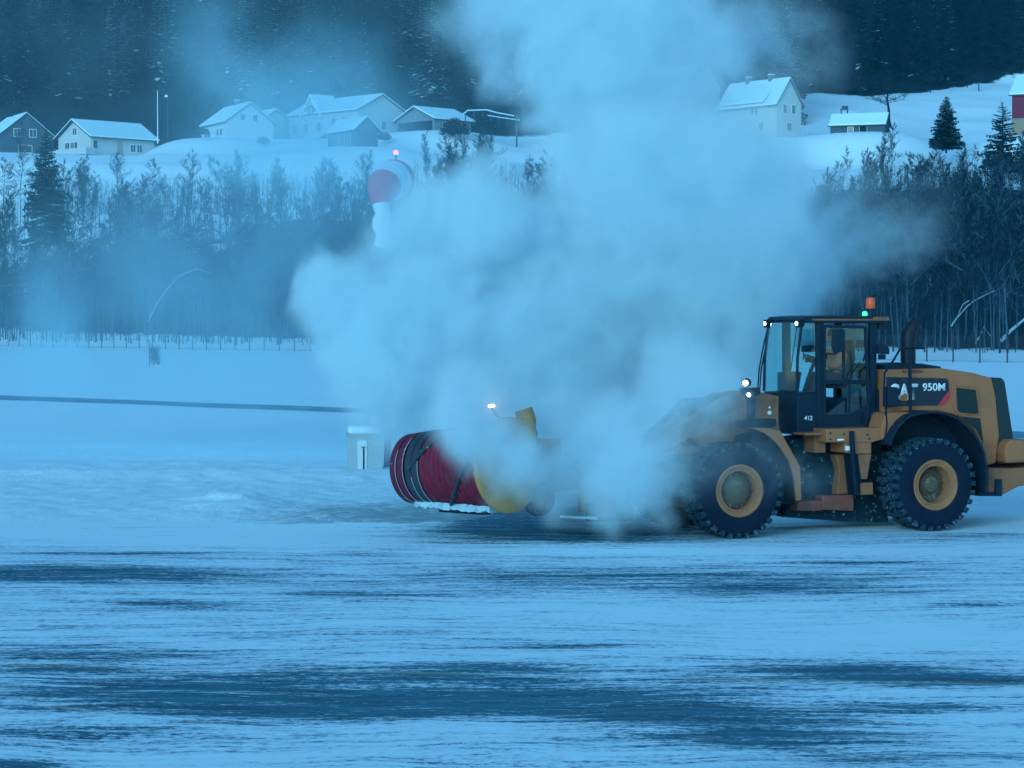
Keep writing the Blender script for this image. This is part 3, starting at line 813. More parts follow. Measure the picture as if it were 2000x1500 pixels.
# mirror
m = MB(); m.prism(LPP([(1627, 644), (1648, 642), (1651, 650), (1649, 680), (1644, 688), (1630, 690), (1626, 676)], 1.12), 1.06, 1.14)
mir = part("mirror", m, BLK, cab, bevel=.02)
m = MB(); m.tube([L3(1607, 693, YC), L3(1618, 690, .9), L3(1626, 692, 1.05), L3(1636, 690, 1.1)], .016, 6); m.box(L3(1609, 695, YC + .05), (.08, .1, .1))
part("mirror_arm", m, BLK, mir)
m = MB(); m.prism(LPP([(1716, 691), (1716, 676), (1722, 672), (1732, 673), (1738, 682), (1738, 692)], .75), .55, .75); m.prism(LPP([(1720, 692), (1731, 692), (1731, 702), (1720, 702)], .7), .6, .7)
part("rear_camera_housing", m, BLK, bevel=.015)
m = MB(); m.prism(LPP([(1734, 756), (1752, 756), (1756, 770), (1756, 794), (1734, 796)], .98), .80, .98)
part("fuse_box", m, BLK, bevel=.02)
# beacon, green lamp, roof work lights
def lampcyl(name, c, d, r, ln, mat, parent):
    mb = MB(); c = Vector(c); d = Vector(d).normalized(); mb.tube([c - d * ln / 2, c + d * ln / 2], r, 14); return part(name, mb, mat, parent)
bc = L3(1700, 592, 0.45)
m = MB(); s0 = 0; m.lathe([(0.0, .095), (.062, .09), (.075, .06), (.078, -.06), (.07, -.09), (0, -.09)], 20, 'z'); m.xform(0, Matrix.Translation(bc))
beacon = part("beacon", m, BEAC, roof, smooth=True)
m = MB()
for dx in (-.045, .045): m.tube([(bc[0] + dx, bc[1], bc[2] - .08), (bc[0] + dx, bc[1], zr + .05)], .012, 6)
part("beacon_post", m, BLK, beacon)
m = MB(); gx = L3(1689, 612, .42); m.lathe([(0, .035), (.035, .025), (.045, -.02), (.04, -.04), (0, -.04)], 14, 'z'); m.xform(0, Matrix.Translation(gx))
part("green_light", m, LAMPG, roof, smooth=True)
for px, yl in ((1496, -0.60), (1558, 0.56)):
    c = L3(px, 632, yl)
    m = MB(); m.tube([(c[0] + .02, c[1], c[2]), (c[0] - .10, c[1], c[2])], [.07, .055], 14)
    hl = part("work_light", m, BLK, roof)
    m = MB(); m.tube([(c[0] + .022, c[1], c[2]), (c[0] + .03, c[1], c[2])], .028, 14); part("lens", m, LAMPW, hl)
# exhaust stack, air cleaner
ex = [L3(1774, 716, .25), L3(1774, 668, .25), L3(1774, 655, .25), L3(1784, 636, .25), L3(1789, 628, .25)]
m = MB(); m.tube(ex, [.125, .125, .125, .115, .10], 18)
part("exhaust_stack", m, M("exhaust_black", (0.004, 0.010, 0.022), .6, .3, 6), bevel=.0, smooth=True)
m = MB(); m.tube([L3(1745, 714, .2), L3(1745, 708, .2)], .12, 16)
part("engine_vent", m, BLK)

# --- interior
seat = MB(); seat.prism(LPP([(1628, 742), (1650, 742), (1658, 700), (1654, 664), (1647, 664), (1646, 700), (1640, 730), (1622, 733)], 0.0), -.24, .24)
part("operator_seat", seat, M("seat_fabric", (.02, .035, .045), .9, .3), cab, bevel=.03)
m = MB(); m.tube([L3(1570, 765, 0.05), L3(1585, 720, .05), L3(1592, 706, .05)], .035, 8); m.prism(LPP([(1540, 770), (1560, 770), (1566, 726), (1540, 728)], .3), -.1, .3)
m.prism(LPP([(1575, 688), (1592, 686), (1592, 674), (1576, 676)], .3), .1, .4)
m.box((LP(1600, 800, 0)[0], -.2, LP(1600, 800, 0)[1]), (.8, .9, .4))
part("dashboard", m, BLK, cab, bevel=.01)
m = MB(); sw = L3(1590, 704, .02)
m.lathe([(.19 + .016 * math.cos(a), .016 * math.sin(a)) for a in [i * math.pi / 4 for i in range(8)]], 28, 'z', closed=True); m.xform(0, Matrix.Translation(sw) @ Matrix.Rotation(-.5, 4, 'Y'))
part("steering_wheel", m, BLK, cab, smooth=True)

# --- front frame, fenders, lift arms
m = MB(); m.prism(LPP([(1456, 772), (1485, 766), (1522, 774), (1521, 815), (1524, 842), (1500, 846), (1478, 843), (1462, 838)], 0.55), -0.55, 0.55)
m.prism(LPP([(1436, 769), (1458, 771), (1470, 840), (1500, 930), (1420, 930), (1380, 880), (1340, 850), (1330, 836), (1380, 800)], 0.42), 0.14, 0.42)
m.prism(LPP([(1436, 769), (1458, 771), (1470, 840), (1500, 930), (1420, 930), (1380, 880), (1340, 850), (1330, 836), (1380, 800)], 0.42), -0.42, -0.14)
part("front_frame", m, YELD, bevel=.02)
m = MB(); m.tube([L3(1503, 806, .54), L3(1503, 806, .575)], .035, 12); m.tube([L3(1503, 796, .54), L3(1503, 796, .57)], .02, 8)
part("pivot_pin", m, STEEL)
ff = [(1455, 836), (1475, 838), (1494, 846), (1512, 860), (1527, 878), (1541, 900), (1550, 930), (1556, 978)]
ff2 = [(1565, 976), (1563, 912), (1553, 894), (1536, 864), (1524, 842), (1500, 836)]
m = MB(); m.prism(LPP(ff + ff2, 0.98), 0.93, 0.98)
def archf(px_pts, y0, y1, th):
    pts = LPP(px_pts, y1); mb = MB()
    for i in range(len(pts) - 1):
        q = [pts[i], pts[i + 1], (pts[i + 1][0], pts[i + 1][1] + th), (pts[i][0], pts[i][1] + th)]
        vs = [(a, y0, b) for a, b in q] + [(a, y1, b) for a, b in q]
        mb.add(vs, [(0, 1, 2, 3), (7, 6, 5, 4), (0, 4, 5, 1), (1, 5, 6, 2), (2, 6, 7, 3), (3, 7, 4, 0)])
    return mb
ffm = part("front_fender", m, YEL)
m = MB(); m.prism(LPP([(1440, 850), (1470, 842), (1500, 848), (1530, 880), (1552, 930), (1552, 985), (1450, 985), (1420, 900)], .52), .46, .52)
part("inner_fender", m, DRK, ffm)
part("mudguard", archf([(x, y) for x, y in ff], 0.55, 0.93, .03), DRK, ffm)
def liftarm(sg):
    mb = MB(); y0, y1 = (0.30, 0.42) if sg > 0 else (-0.42, -0.30)
    mb.prism(LPP([(1448, 768), (1462, 778), (1440, 800), (1380, 838), (1300, 882), (1230, 930), (1190, 962), (1160, 962), (1170, 940), (1260, 880), (1330, 826), (1400, 784)], .42), y0, y1)
    return mb
for sg in (1, -1): part("lift_arm", liftarm(sg), YELD, bevel=.015)
m = MB(); m.tube([L3(1430, 880, .36), L3(1320, 880, .36)], .075, 12); m.tube([L3(1320, 880, .36), L3(1240, 905, .36)], .04, 10)
part("lift_cylinder", m, YELD)
m = MB(); m.tube([L3(1400, 780, 0), L3(1350, 800, 0), L3(1330, 790, 0)], .08, 10); m.tube([L3(1330, 790, 0), L3(1230, 880, 0)], .05, 10); m.prism(LPP([(1330, 780), (1370, 776), (1430, 769), (1400, 800), (1340, 830)], 0), -.12, .12)
part("tilt_linkage", m, DCHS, bevel=.01)
m = MB(); m.box((-0.0 + LP(1165, 950, 0)[0], 0, .75), (.15, 1.2, .8)); m.box((LP(1165, 950, 0)[0] - .2, .36, .7), (.4, .14, .5)); m.box((LP(1165, 950, 0)[0] - .2, -.36, .7), (.4, .14, .5))
part("quick_hitch", m, YELD, bevel=.015)
# headlamps on the left bracket
m = MB(); m.prism(LPP([(1450, 758), (1486, 757), (1486, 770), (1472, 776), (1452, 772)], .90), .78, .90); m.prism(LPP([(1463, 776), (1477, 776), (1475, 824), (1463, 824)], .8), .7, .8)
m.prism(LPP([(1450, 821), (1516, 818), (1516, 832), (1500, 836), (1452, 836)], .8), .5, .8)
brk = part("lamp_bracket", m, DRK, bevel=.01)
for (px, py, r, lr) in ((1456, 748, .075, .044), (1463, 771, .085, .03)):
    c = Vector(L3(px, py, 0.95)); d = Vector((.8, .55, -.1)).normalized()
    m = MB(); m.tube([c - d * .12, c - d * .06, c], [r * .5, r, r], 16); hl = part("headlight", m, BLK, brk, smooth=True)
    m = MB(); m.tube([c + d * .002, c + d * .012], lr, 16); part("lens", m, LAMPW, hl)

# ------------------------------------------------------------------ operator
def skin_mesh(name, pts, edges, radii, mat, parent, sub=2, root=0):
    me = bpy.data.meshes.new(name); me.from_pydata([tuple(p) for p in pts], edges, []); me.materials.append(mat)
    o = bpy.data.objects.new(name, me); COL.objects.link(o); o.parent = parent
    md = o.modifiers.new("skin", 'SKIN')
    for i, v in enumerate(me.skin_vertices[0].data):
        r = radii[i]; v.radius = (r, r) if not isinstance(r, tuple) else r
        v.use_root = (i == root)
    md.use_smooth_shade = True
    s = o.modifiers.new("sub", 'SUBSURF'); s.levels = s.render_levels = sub
    return o
per = empty("person", LO, YAW)
tag(per, "driver in a bright orange jacket seated in the cab, hand on the wheel", "person")
px_, pz_ = LP(1634, 738, 0.0)
def J(dx, y, dz): return (px_ + dx, y, pz_ + dz)
pts = [J(0, 0, 0), J(0, 0, .22), J(.02, 0, .42), J(.03, 0, .52), J(.05, 0, .60), J(.06, 0, .70),           # pelvis..head
       J(.02, .19, .42), J(.14, .25, .20), J(.36, .15, .28), J(.43, .12, .30),                             # near arm
       J(.02, -.19, .42), J(.14, -.25, .20), J(.36, -.15, .28), J(.43, -.12, .30),
       J(.04, .10, -.01), J(.44, .12, .04), J(.50, .12, -.36), J(.62, .12, -.40),
       J(.04, -.10, -.01), J(.44, -.12, .04), J(.50, -.12, -.36), J(.62, -.12, -.40), J(.055, 0, .76), J(.14, 0, .655)]
ed = [(0, 1), (1, 2), (2, 3), (3, 4), (4, 5), (2, 6), (6, 7), (7, 8), (8, 9), (2, 10), (10, 11), (11, 12), (12, 13), (0, 14), (14, 15), (15, 16), (16, 17), (0, 18), (18, 19), (19, 20), (20, 21), (5, 22), (5, 23)]
rad = [.14, .14, .12, .055, .085, .10, .07, .05, .036, .034, .07, .05, .036, .034, .09, .065, .05, .045, .09, .065, .05, .045, .075, .03]
SKINM = M("skin", (.45, .25, .18), .5, .1)
skin_mesh("body", pts, ed, rad, SKINM, per)
jk = [0, 1, 2, 6, 7, 8, 10, 11, 12]
idx = {v: i for i, v in enumerate(jk)}
skin_mesh("jacket", [pts[i] for i in jk], [(idx[a], idx[b]) for a, b in ed if a in idx and b in idx], [rad[i] + .035 for i in jk], M("orange_workwear", (1.0, .20, .13), .7, .15, emit=None), per)
tr = [0, 14, 15, 16, 18, 19, 20]; idx = {v: i for i, v in enumerate(tr)}
skin_mesh("trousers", [pts[i] for i in tr], [(idx[a], idx[b]) for a, b in ed if a in idx and b in idx], [rad[i] + .02 for i in tr], M("dark_workwear", (.03, .04, .06), .9, .2), per)
m = MB(); m.lathe([(0, .115), (.06, .105), (.10, .06), (.115, 0), (.112, -.03)], 20, 'z'); m.xform(0, Matrix.Translation(J(.055, 0, .74)))
part("hat", m, M("dark_knit", (.02, .03, .05), .95, .2), per, smooth=True)
fm = MB()
for sg in (1, -1): fm.box(J(.150, sg * .035, .72), (.012, .022, .010))
fm.box(J(.150, 0, .62), (.01, .045, .008))
fc = part("face_features", fm, M("face_dark", (.05, .03, .03), .6), per)
hd = MB()
for sg in (1, -1):
    hand = J(.47, sg * .12, .31)
    hd.box(hand, (.08, .035, .08))
    for k in range(4): hd.tube([(hand[0] + .03, hand[1] - sg * .01, hand[2] + .03 - .02 * k), (hand[0] + .075, hand[1] - sg * .02, hand[2] + .03 - .02 * k), (hand[0] + .085, hand[1] - sg * .05, hand[2] + .025 - .02 * k), (hand[0] + .06, hand[1] - sg * .06, hand[2] + .02 - .02 * k)], .0095, 6)
    hd.tube([(hand[0] + .01, hand[1] - sg * .015, hand[2] + .04), (hand[0] + .04, hand[1] - sg * .05, hand[2] + .05), (hand[0] + .07, hand[1] - sg * .055, hand[2] + .04)], .011, 6)
part("glove", hd, M("dark_glove", (.02, .03, .04), .9), per, smooth=True)

# ------------------------------------------------------------------ snow blower head in front of the loader
NE, FE = P(989, 908, 36.0), P(812, 915, 37.25)
ax = (NE - FE); LEN = ax.length; ax.normalize()
bl = empty("snow_blower", (NE.x, NE.y, 0), 0)
tag(bl, "red ribbed snow blower head with yellow end disc, under the snow cloud", "snow blower")
up = Vector((0, 0, 1)); sidev = ax.cross(up).normalized(); up2 = sidev.cross(ax).normalized()
MBL = Matrix((( ax.x, sidev.x, up2.x, FE.x - NE.x), (ax.y, sidev.y, up2.y, FE.y - NE.y), (ax.z, sidev.z, up2.z, FE.z), (0, 0, 0, 1)))
BR = M("blower_red", (0.17, 0.009, 0.036), .6, .6, 8, .2, grime=.6, bump=.5)
BRD = M("blower_red_dark", (0.10, 0.014, 0.04), .6, .3, 4, .2, frost=.08)
BYE = M("blower_yellow", (0.44, 0.22, 0.06), .5, .2, 3, .2, grime=.4)
BWH = M("snow_caked", SNOW, .8, .08, 6)
r0, r1 = .575, .73
def rad_at(s): return r0 + (r1 - r0) * s
m = MB()
prof = [(0.10, 0.42)]
for i in range(40):
    s = 0.42 + (LEN - .46) * i / 39
    prof.append((rad_at(s / LEN) * (0.955 + .025 * math.cos(i * 2.1)), s))
prof.append((.1, LEN - .04))
m.lathe(prof, 56, 'x'); m.xform(0, MBL)
part("auger_drum", m, BR, bl, smooth=True)
m = MB()                                             # helical ribs along the drum
for k in range(3):
    pts = []
    for i in range(60):
        s = .40 + (LEN - .48) * i / 59; q = k * 2 * math.pi / 3 + i / 59 * 2.4
        pts.append((s, rad_at(s / LEN) * math.cos(q), rad_at(s / LEN) * math.sin(q)))
    m.tube(pts, .035, 6)
m.xform(0, MBL); part("auger_flight", m, M("flight_dark", (.015, .04, .05), .6, .3, 4, frost=.1), bl)
for i, s in enumerate((0.0, 0.17, 0.36, 0.52)):
    m = MB(); rr = rad_at(s / LEN) * (1.0)
    m.lathe([(rr, s - .05), (rr, s + .075), (rr - .05, s + .075), (rr - .05, s - .05)], 56, 'x', closed=True)
    if i == 0: m.lathe([(rr - .05, s), (.12, s + .02)], 56, 'x')
    for q in (0.4, 2.5, 4.6): m.box((s + .01, math.cos(q) * rr * .5, math.sin(q) * rr * .5), (.05, rr, .07), rx=q)
    m.xform(0, MBL); part("auger_ring", m, BRD if i < 2 else M("ring_dark", (.02, .035, .055), .6, .3), bl)
    m = MB(); m.lathe([(rr + .004 + .0045 * math.cos(a), s + .077 + .0045 * math.sin(a)) for a in [j * math.pi / 2 for j in range(4)]], 56, 'x', closed=True, a0=(-2.2, -2.9, -1.9, -2.4)[i], a1=(.6, 1.0, -.2, .2)[i]); m.xform(0, MBL)
    part("edge_highlight", m, M("edge_highlight_pale", (.45, .55, .60), .5, .5, 9), bl.children[-1])  # pale arc paints the light caught along the ring's rim
m = MB(); m.lathe([(.10, LEN - .06), (r1 * 1.02, LEN - .05), (r1 * 1.05, LEN), (r1 * 1.05, LEN + .05), (r1 * 1.0, LEN + .06), (r1 * .8, LEN + .09), (.4, LEN + .12), (0, LEN + .13)], 64, 'x'); m.xform(0, MBL)
m2 = MB()
part("end_disc", m, BYE, bl, smooth=True)
def B3(px, py, Y): 
    p = P(px, py, Y); return (p.x - NE.x, p.y - NE.y, p.z)
m = MB()                                             # discharge chute rising behind the disc
pr = [B3(1022, 905, 36.5), B3(1026, 860, 36.5), B3(1028, 820, 36.5), B3(1022, 800, 36.5)]
m.tube(pr, [.17, .17, .16, .15], 14)
part("discharge_chute", m, BYE, bl, smooth=True)
m = MB(); m.box(B3(960, 793, 36.0), (.105, .05, .035)); lb = part("marker_light", m, M("lamp_lit_amber", (1, .5, .3), .4, 0, emit=(1.0, .55, .42), estr=6.0), bl, bevel=.006)
m = MB(); m.tube([B3(960, 797, 36.05), B3(985, 830, 36.3), B3(1005, 870, 36.4)], .02, 6); part("marker_post", m, BLK, bl)
m = MB(); rj = random.Random(3); c0 = Vector((-(NE - FE).x * .55, -(NE - FE).y * .55 - .25, .54)); ah = Vector((ax.x, ax.y, 0)).normalized(); nn = 26; vs = []
for i in range(nn + 1):
    q = c0 + ah * LEN * .82 * (i / nn - .5); hb_ = .03 + .05 * rj.random(); nv = Vector((ah.y, -ah.x, 0)) * (.09 + .03 * rj.random()); vs += [q + nv + Vector((0, 0, -hb_)), q + nv * .9 + Vector((0, 0, .03 + .02 * rj.random())), q - nv + Vector((0, 0, .05)), q - nv + Vector((0, 0, -hb_))]
m.add(vs, [(4 * i + a, 4 * i + (a + 1) % 4, 4 * i + 4 + (a + 1) % 4, 4 * i + 4 + a) for i in range(nn) for a in range(4)] + [(0, 1, 2, 3), (4 * nn + 3, 4 * nn + 2, 4 * nn + 1, 4 * nn)])
part("cutting_edge", m, M('snow_caked_edge', (.34, .52, .60), .8, .3, 9, frost=.5), bl)
m = MB(); m.box((-(NE - FE).x * .45, -(NE - FE).y * .45 - .1, .46), (LEN * .5, .16, .08), rz=math.atan2(ax.y, ax.x)); part("skid_shoe", m, DRK, bl, bevel=.01)
c = B3(1052, 975, 36.6)
m = MB(); m.lathe([(.0, -.10), (.16, -.10), (.25, -.07), (.28, 0), (.25, .07), (.16, .10), (0, .10)], 28, 'y')
cs = m.build("caster_wheel", RUBT, bl, smooth=True, loc=c); cs.rotation_euler = (0, 0, math.radians(18))
m = MB(); m.lathe([(0, -.115), (.10, -.112), (.14, -.10)], 20, 'y'); m.lathe([(.13, -.118), (.16, -.105)], 20, 'y'); m.build("caster_hub", M('hub_dark', (.06, .03, .04), .7, .3), cs, smooth=True)
m = MB(); m.tube([c, (c[0], c[1], c[2] + .5)], .05, 8); m.box((c[0] - .25, c[1] + .1, c[2] + .45), (.9, .12, .12)); m.box((c[0] - .1, c[1] + .1, c[2] + .75), (.16, .16, .7))
m.tube([B3(1085, 870, 36.6), B3(1080, 960, 36.6)], .09, 8)
part("support_frame", m, YELD, bl, bevel=.01)
m = MB(); m.box(B3(1062, 900, 37.0), (.55, .5, .7)); m.box(B3(1120, 935, 36.9), (.9, .4, .35))
part("gearbox", m, YELD, bl, bevel=.03)
m = MB(); m.box(B3(1130, 1010, 36.3), (.6, .12, .04), ry=.05); part("side_skid", m, M('snow_caked_edge', (.34, .52, .60)), bl)
m = MB(); m.box(B3(1190, 1000, 36.9), (.75, .6, .25)); part("hitch_frame", m, DCHS, bl, bevel=.02)
# ------------------------------------------------------------------ houses on the slope
WIN = M("window_dark", (0.03, 0.06, 0.08), 0.2, 0.1, 2, 0.5)
FRM = M("window_frame_white", (0.7, 0.75, 0.78), 0.6, 0.05)
RSN = M("roof_snow", (0.55, 0.82, 0.92), 0.8, 0.05, 1.0, 0.1)
RFD = M("roof_edge_dark", (0.04, 0.05, 0.06), 0.7, 0.2)
WW = M("wall_white", (0.50, 0.60, 0.66), 0.8, 0.06, 1.0, 0.1)
WC = M("wall_cream", (0.44, 0.52, 0.55), 0.8, 0.06, 1.0, 0.1)
WY = M("wall_yellow", (0.40, 0.50, 0.50), 0.8, 0.06, 1.0, 0.1)
WD = M("wall_dark_boards", (0.06, 0.10, 0.13), 0.85, 0.25, 3.0, 0.1)
WG = M("wall_grey_boards", (0.16, 0.22, 0.26), 0.85, 0.25, 3.0, 0.1)
WRED = M("wall_red_boards", (0.16, 0.03, 0.06), 0.85, 0.2, 3.0, 0.1)
WBG = M("wall_beige_base", (0.26, 0.22, 0.16), 0.85, 0.1, 1.0, 0.1)
CHM = M("chimney_brick", (0.10, 0.11, 0.13), 0.9, 0.2)
def house(name, label, cpx, base_py, D, psi, a, b, wh, rh, wall, ridge='b', wins=(), over=0.45, chim=None, roofsnow=True, sink=1.5, cat="house", edge=RFD, th=.30):
    p = P(cpx, base_py, D)
    root = empty(name, p, math.radians(psi)); tag(root, label, cat, "houses and sheds on the snowy slope")
    m = MB()
    if ridge == 'b':
        m.prism([(0, -sink), (a, -sink), (a, wh), (a / 2, wh + rh), (0, wh)], 0, b)
    else:
        m.prism([(0, -sink), (b, -sink), (b, wh), (b / 2, wh + rh), (0, wh)], 0, a)
        m.v = [(y, x, z) for x, y, z in m.v]
    m.build("wall", wall, root)
    W, Ln = (a, b) if ridge == 'b' else (b, a)
    sl = rh / (W / 2); ex = over
    def slope_prism(t0, t1, o2):
        mb = MB()
        e = ex + o2
        for s in (0, 1):
            pts = [(-e, wh - e * sl + t0), (W / 2, wh + rh + t0), (W / 2, wh + rh + t1), (-e, wh - e * sl + t1)]
            if s: pts = [(W - x, z) for x, z in pts]
            mb.prism(pts, -e, Ln + e)
        if ridge != 'b': mb.v = [(y, x, z) for x, y, z in mb.v]
        return mb
    rf = slope_prism(0.02, 0.16, 0.0).build("roof", edge, root)
    if roofsnow: slope_prism(0.164, 0.164 + th, -0.06).build("roof_snow", RSN, rf, bevel=0.10)
    for face, t, z, ww, hh in wins:
        m1, m2 = MB(), MB()
        if face == 'a': c, n = (t, -0.02, z), 0
        else: c, n = (-0.02, t, z), 1
        d1 = (ww, .06, hh) if n == 0 else (.06, ww, hh)
        m1.box(c, [x + (.22 if x > .1 else 0) for x in d1])
        c2 = (c[0], c[1] - .03, c[2]) if n == 0 else (c[0] - .03, c[1], c[2])
        m2.box(c2, d1)
        if ww > .9:
            bar = (c2[0], c2[1] - .02, c2[2]) if n == 0 else (c2[0] - .02, c2[1], c2[2])
            m1.box(bar, (.08, .05, hh) if n == 0 else (.05, .08, hh))
        wf_ = m1.build("window", FRM, root); m2.build("pane", WIN, wf_)
    if chim:
        for (x, y) in chim:
            m = MB(); m.box((x, y, wh + rh + .25), (.8, .8, 1.7)); c_ = m.build("chimney", CHM, rf)
            m = MB(); m.box((x, y, wh + rh + 1.2), (.95, .95, .2)); m.build("chimney_snow", RSN, c_, bevel=.05)
    return root, slope_prism
house("house", "dark gabled house at the left edge, half hidden behind bare branches", -2, 312, 428, 28, 10.5, 13, 4.6, 4.2, WD, wins=[('a', 3.5, 5.2, 1.2, 1.4), ('a', 6.5, 5.2, 1.2, 1.4), ('a', 5, 2.2, 2.5, 1.3)], th=.22)
hc, _ = house("house", "cream house with open gable balcony and long snow covered roof", 178, 303, 420, 45, 14.2, 10.6, 3.6, 3.0, WC, ridge='a',
      wins=[('b', 7.6, 2.0, 1.3, 1.3), ('b', 6.0, 2.0, 1.0, 1.3), ('b', 4.8, 2.0, .9, 1.3), ('a', .9, 2.0, .9, 1.5), ('a', 9.3, 1.7, 1.0, 1.3), ('a', 10.8, 1.7, 1.0, 1.3), ('b', 5.2, 4.6, 1.2, 1.2)], over=.8)
m = MB(); m.box((-1.0, 4.6, .25), (2.0, 12.0, .3)); m.box((-2.0, 4.6, .85), (.1, 12.0, .9)); m.box((-1.0, -1.2, .85), (2.0, .1, .9))
m.build("balcony", WC, hc)
for yv in (-1, 3, 7, 10):
    m = MB(); m.box((-1.9, yv, -1.2), (.18, .18, 2.6)); m.build("balcony_post", WC, hc)
m = MB(); m.box((-.06, 5.3, -.9), (.1, 10.6, 1.6)); m.build("basement_wall", WD, hc)
m = MB(); m.box((6.4, -.03, 1.7), (1.3, .06, 2.6)); m.build("door", M("door_grey", (.3, .3, .28), .8, .1), hc)
house("house", "white house with steep snowy roof and notch for its chimney, beside the flagpole", 441, 270, 430, 28, 9.6, 13, 3.2, 3.5, WW,
      wins=[('b', 2.3, 1.4, 1.3, 1.2), ('b', 4.2, 1.4, .8, 1.2), ('b', 9, 1.4, 1.5, 1.2), ('b', 10.8, 1.4, 1.0, 1.2), ('a', 3.4, 4.1, .9, 1.1), ('a', 5.9, 4.0, .9, 1.2)], chim=[(4.8, 6.5)])
house("garage", "small white gabled garage between the two white houses", 515, 259, 446, 38, 5.6, 9, 2.6, 1.9, WW, cat="garage")
hb, _ = house("house", "large white house with a wreath on its pointed dormer", 699, 272, 432, 45, 12.2, 20.5, 5.6, 3.1, WC,
      wins=[('b', 18.6, 3.0, 1.1, 1.7), ('b', 15.2, 3.0, 1.1, 1.7), ('b', 11.4, 3.0, 1.1, 1.7), ('b', 7.0, 3.8, 1.0, 1.3), ('b', 4.0, 3.8, .9, 1.3), ('a', 6.5, 3.0, 1.0, 1.5)])
m = MB(); m.add([(-.15, 10.6, 4.6), (-.15, 16.2, 4.6), (-.15, 13.4, 8.9), (5.8, 13.4, 8.9), (2.0, 10.6, 6.2), (2.0, 16.2, 6.2)], [(0, 1, 2), (0, 2, 3, 4), (1, 5, 3, 2), (0, 4, 5, 1)])
dm = m.build("dormer", WC, hb)
m = MB(); m.tube([(-.45, 10.2, 4.9), (-.45, 13.4, 9.3)], .22, 6); m.tube([(-.45, 13.4, 9.3), (-.45, 16.6, 4.9)], .22, 6); m.add([(-.4, 10.2, 5.1), (-.4, 13.4, 9.45), (5.6, 13.4, 9.5), (2.0, 10.2, 6.5)], [(0, 1, 2, 3)]); m.add([(-.4, 16.6, 5.1), (-.4, 13.4, 9.45), (5.6, 13.4, 9.5), (2.0, 16.6, 6.5)], [(0, 1, 2, 3)]); m.build("dormer_snow", RSN, dm)
m = MB(); m.lathe([(.75 + .16 * math.cos(i * math.pi / 3), .16 * math.sin(i * math.pi / 3)) for i in range(6)], 24, 'x', closed=True); m.xform(0, Matrix.Translation((-.32, 13.4, 6.4)))
m.build("wreath", M("wreath_green", (.03, .08, .07), .9, .3), dm)
m = MB(); m.add([(-.3, 9, .2), (-3.0, 9, -1.2), (-3.0, 12, -1.2), (-.3, 12, .9)], [(0, 1, 2, 3)]); m.box((-1.6, 8.9, .3), (3, .12, .9), ry=-.45); m.build("entrance_stairs", WD, hb)
house("shed", "dark board annex with white lattice windows below the large white house", 693, 289, 402, 35, 4.8, 9.3, 3.3, 2.1, WD, wins=[('b', 2.2, 1.6, 1.2, 1.8), ('b', 4.2, 1.6, 1.2, 1.8), ('b', 6.2, 1.6, 1.2, 1.8)], cat="shed")
hl_, _ = house("house", "low house with open carport gable beside dark round bushes", 848, 254, 430, 45, 9.6, 10.4, 2.2, 2.3, WG, ridge='a', wins=[('a', 3, 1.2, 1.6, .9)], over=.7)
m = MB(); m.box((-.06, 5.2, .9), (.1, 9.4, 1.9)); m.build("carport_shade", DRK, hl_)  # dark slab on the wall stands for the shade inside the carport
house("house", "big white house almost lost behind the snow cloud, ridge showing above it", 1340, 214, 445, 45, 10.2, 24.5, 5.6, 3.4, WW, wins=[('b', 9, 3, 1.2, 1.6), ('b', 11, 3, 1.2, 1.6), ('b', 18, 3, 1.2, 1.6)], chim=[(5, 8)])
hy, _ = house("house", "pale yellow two storey house with snowy dormer and two chimneys", 1517, 268, 410, 38, 6.2, 15.2, 6.2, 4.4, WY,
      wins=[('b', 5.2, 5.0, .7, 1.2), ('b', 6.2, 5.0, .7, 1.2), ('b', 4, 2.2, 1, 1.4), ('b', 10, 2.2, 1, 1.4), ('a', 2.0, 5.2, .8, 1.5), ('a', 4.2, 5.2, .8, 1.5), ('a', 3.1, 2.0, 1, 1.4)], chim=[(3.1, 4.6), (3.1, 10.5)])
m = MB(); m.prism([(-.2, 5.6), (-.2, 6.4), (2.8, 10.2), (2.8, 6)], 3.2, 13.0); dq = m.build("dormer", WY, hy)
m = MB(); m.prism([(-.7, 6.5), (-.7, 6.9), (2.9, 10.7), (2.9, 10.3)], 2.8, 13.4); m.build("dormer_snow", RSN, dq)
hs, _ = house("shed", "long dark wooden shed with one white window in the snowy field", 1728, 263, 410, 70, 4.6, 9.9, 1.9, 1.9, WD, wins=[('b', 6.2, 1.0, .9, 1.0)], cat="shed", over=.35)
m = MB(); m.box((-.04, 3.9, .9), (.08, 1.2, 1.9)); dsh = m.build("door", DRK, hs)
for yv in (3.2, 4.6):
    m = MB(); m.box((-.07, yv, .9), (.08, .12, 1.9)); m.build("door_trim", M("trim_tan", (.4, .36, .25), .8, .1), dsh)
hr, _ = house("barn", "red barn with beige base cut off by the right edge", 2079, 268, 402, 62, 9, 9.4, 8.0, 3.5, WRED, cat="barn", over=.5)
m = MB(); m.box((-.05, 4.7, 1.2), (.12, 9.42, 4.9)); m.build("foundation", WBG, hr)
m = MB(); m.box((0, 0, 0), (5.0, 4.0, 3.4)); m.box((0, 0, 1.9), (5.4, 4.4, .4)); m.build("outbuilding", WW, None, loc=P(1133, 212, 436))
tag(bpy.data.objects["outbuilding"], "small white outbuilding at the left of the faint big house", "shed", "houses and sheds on the snowy slope")
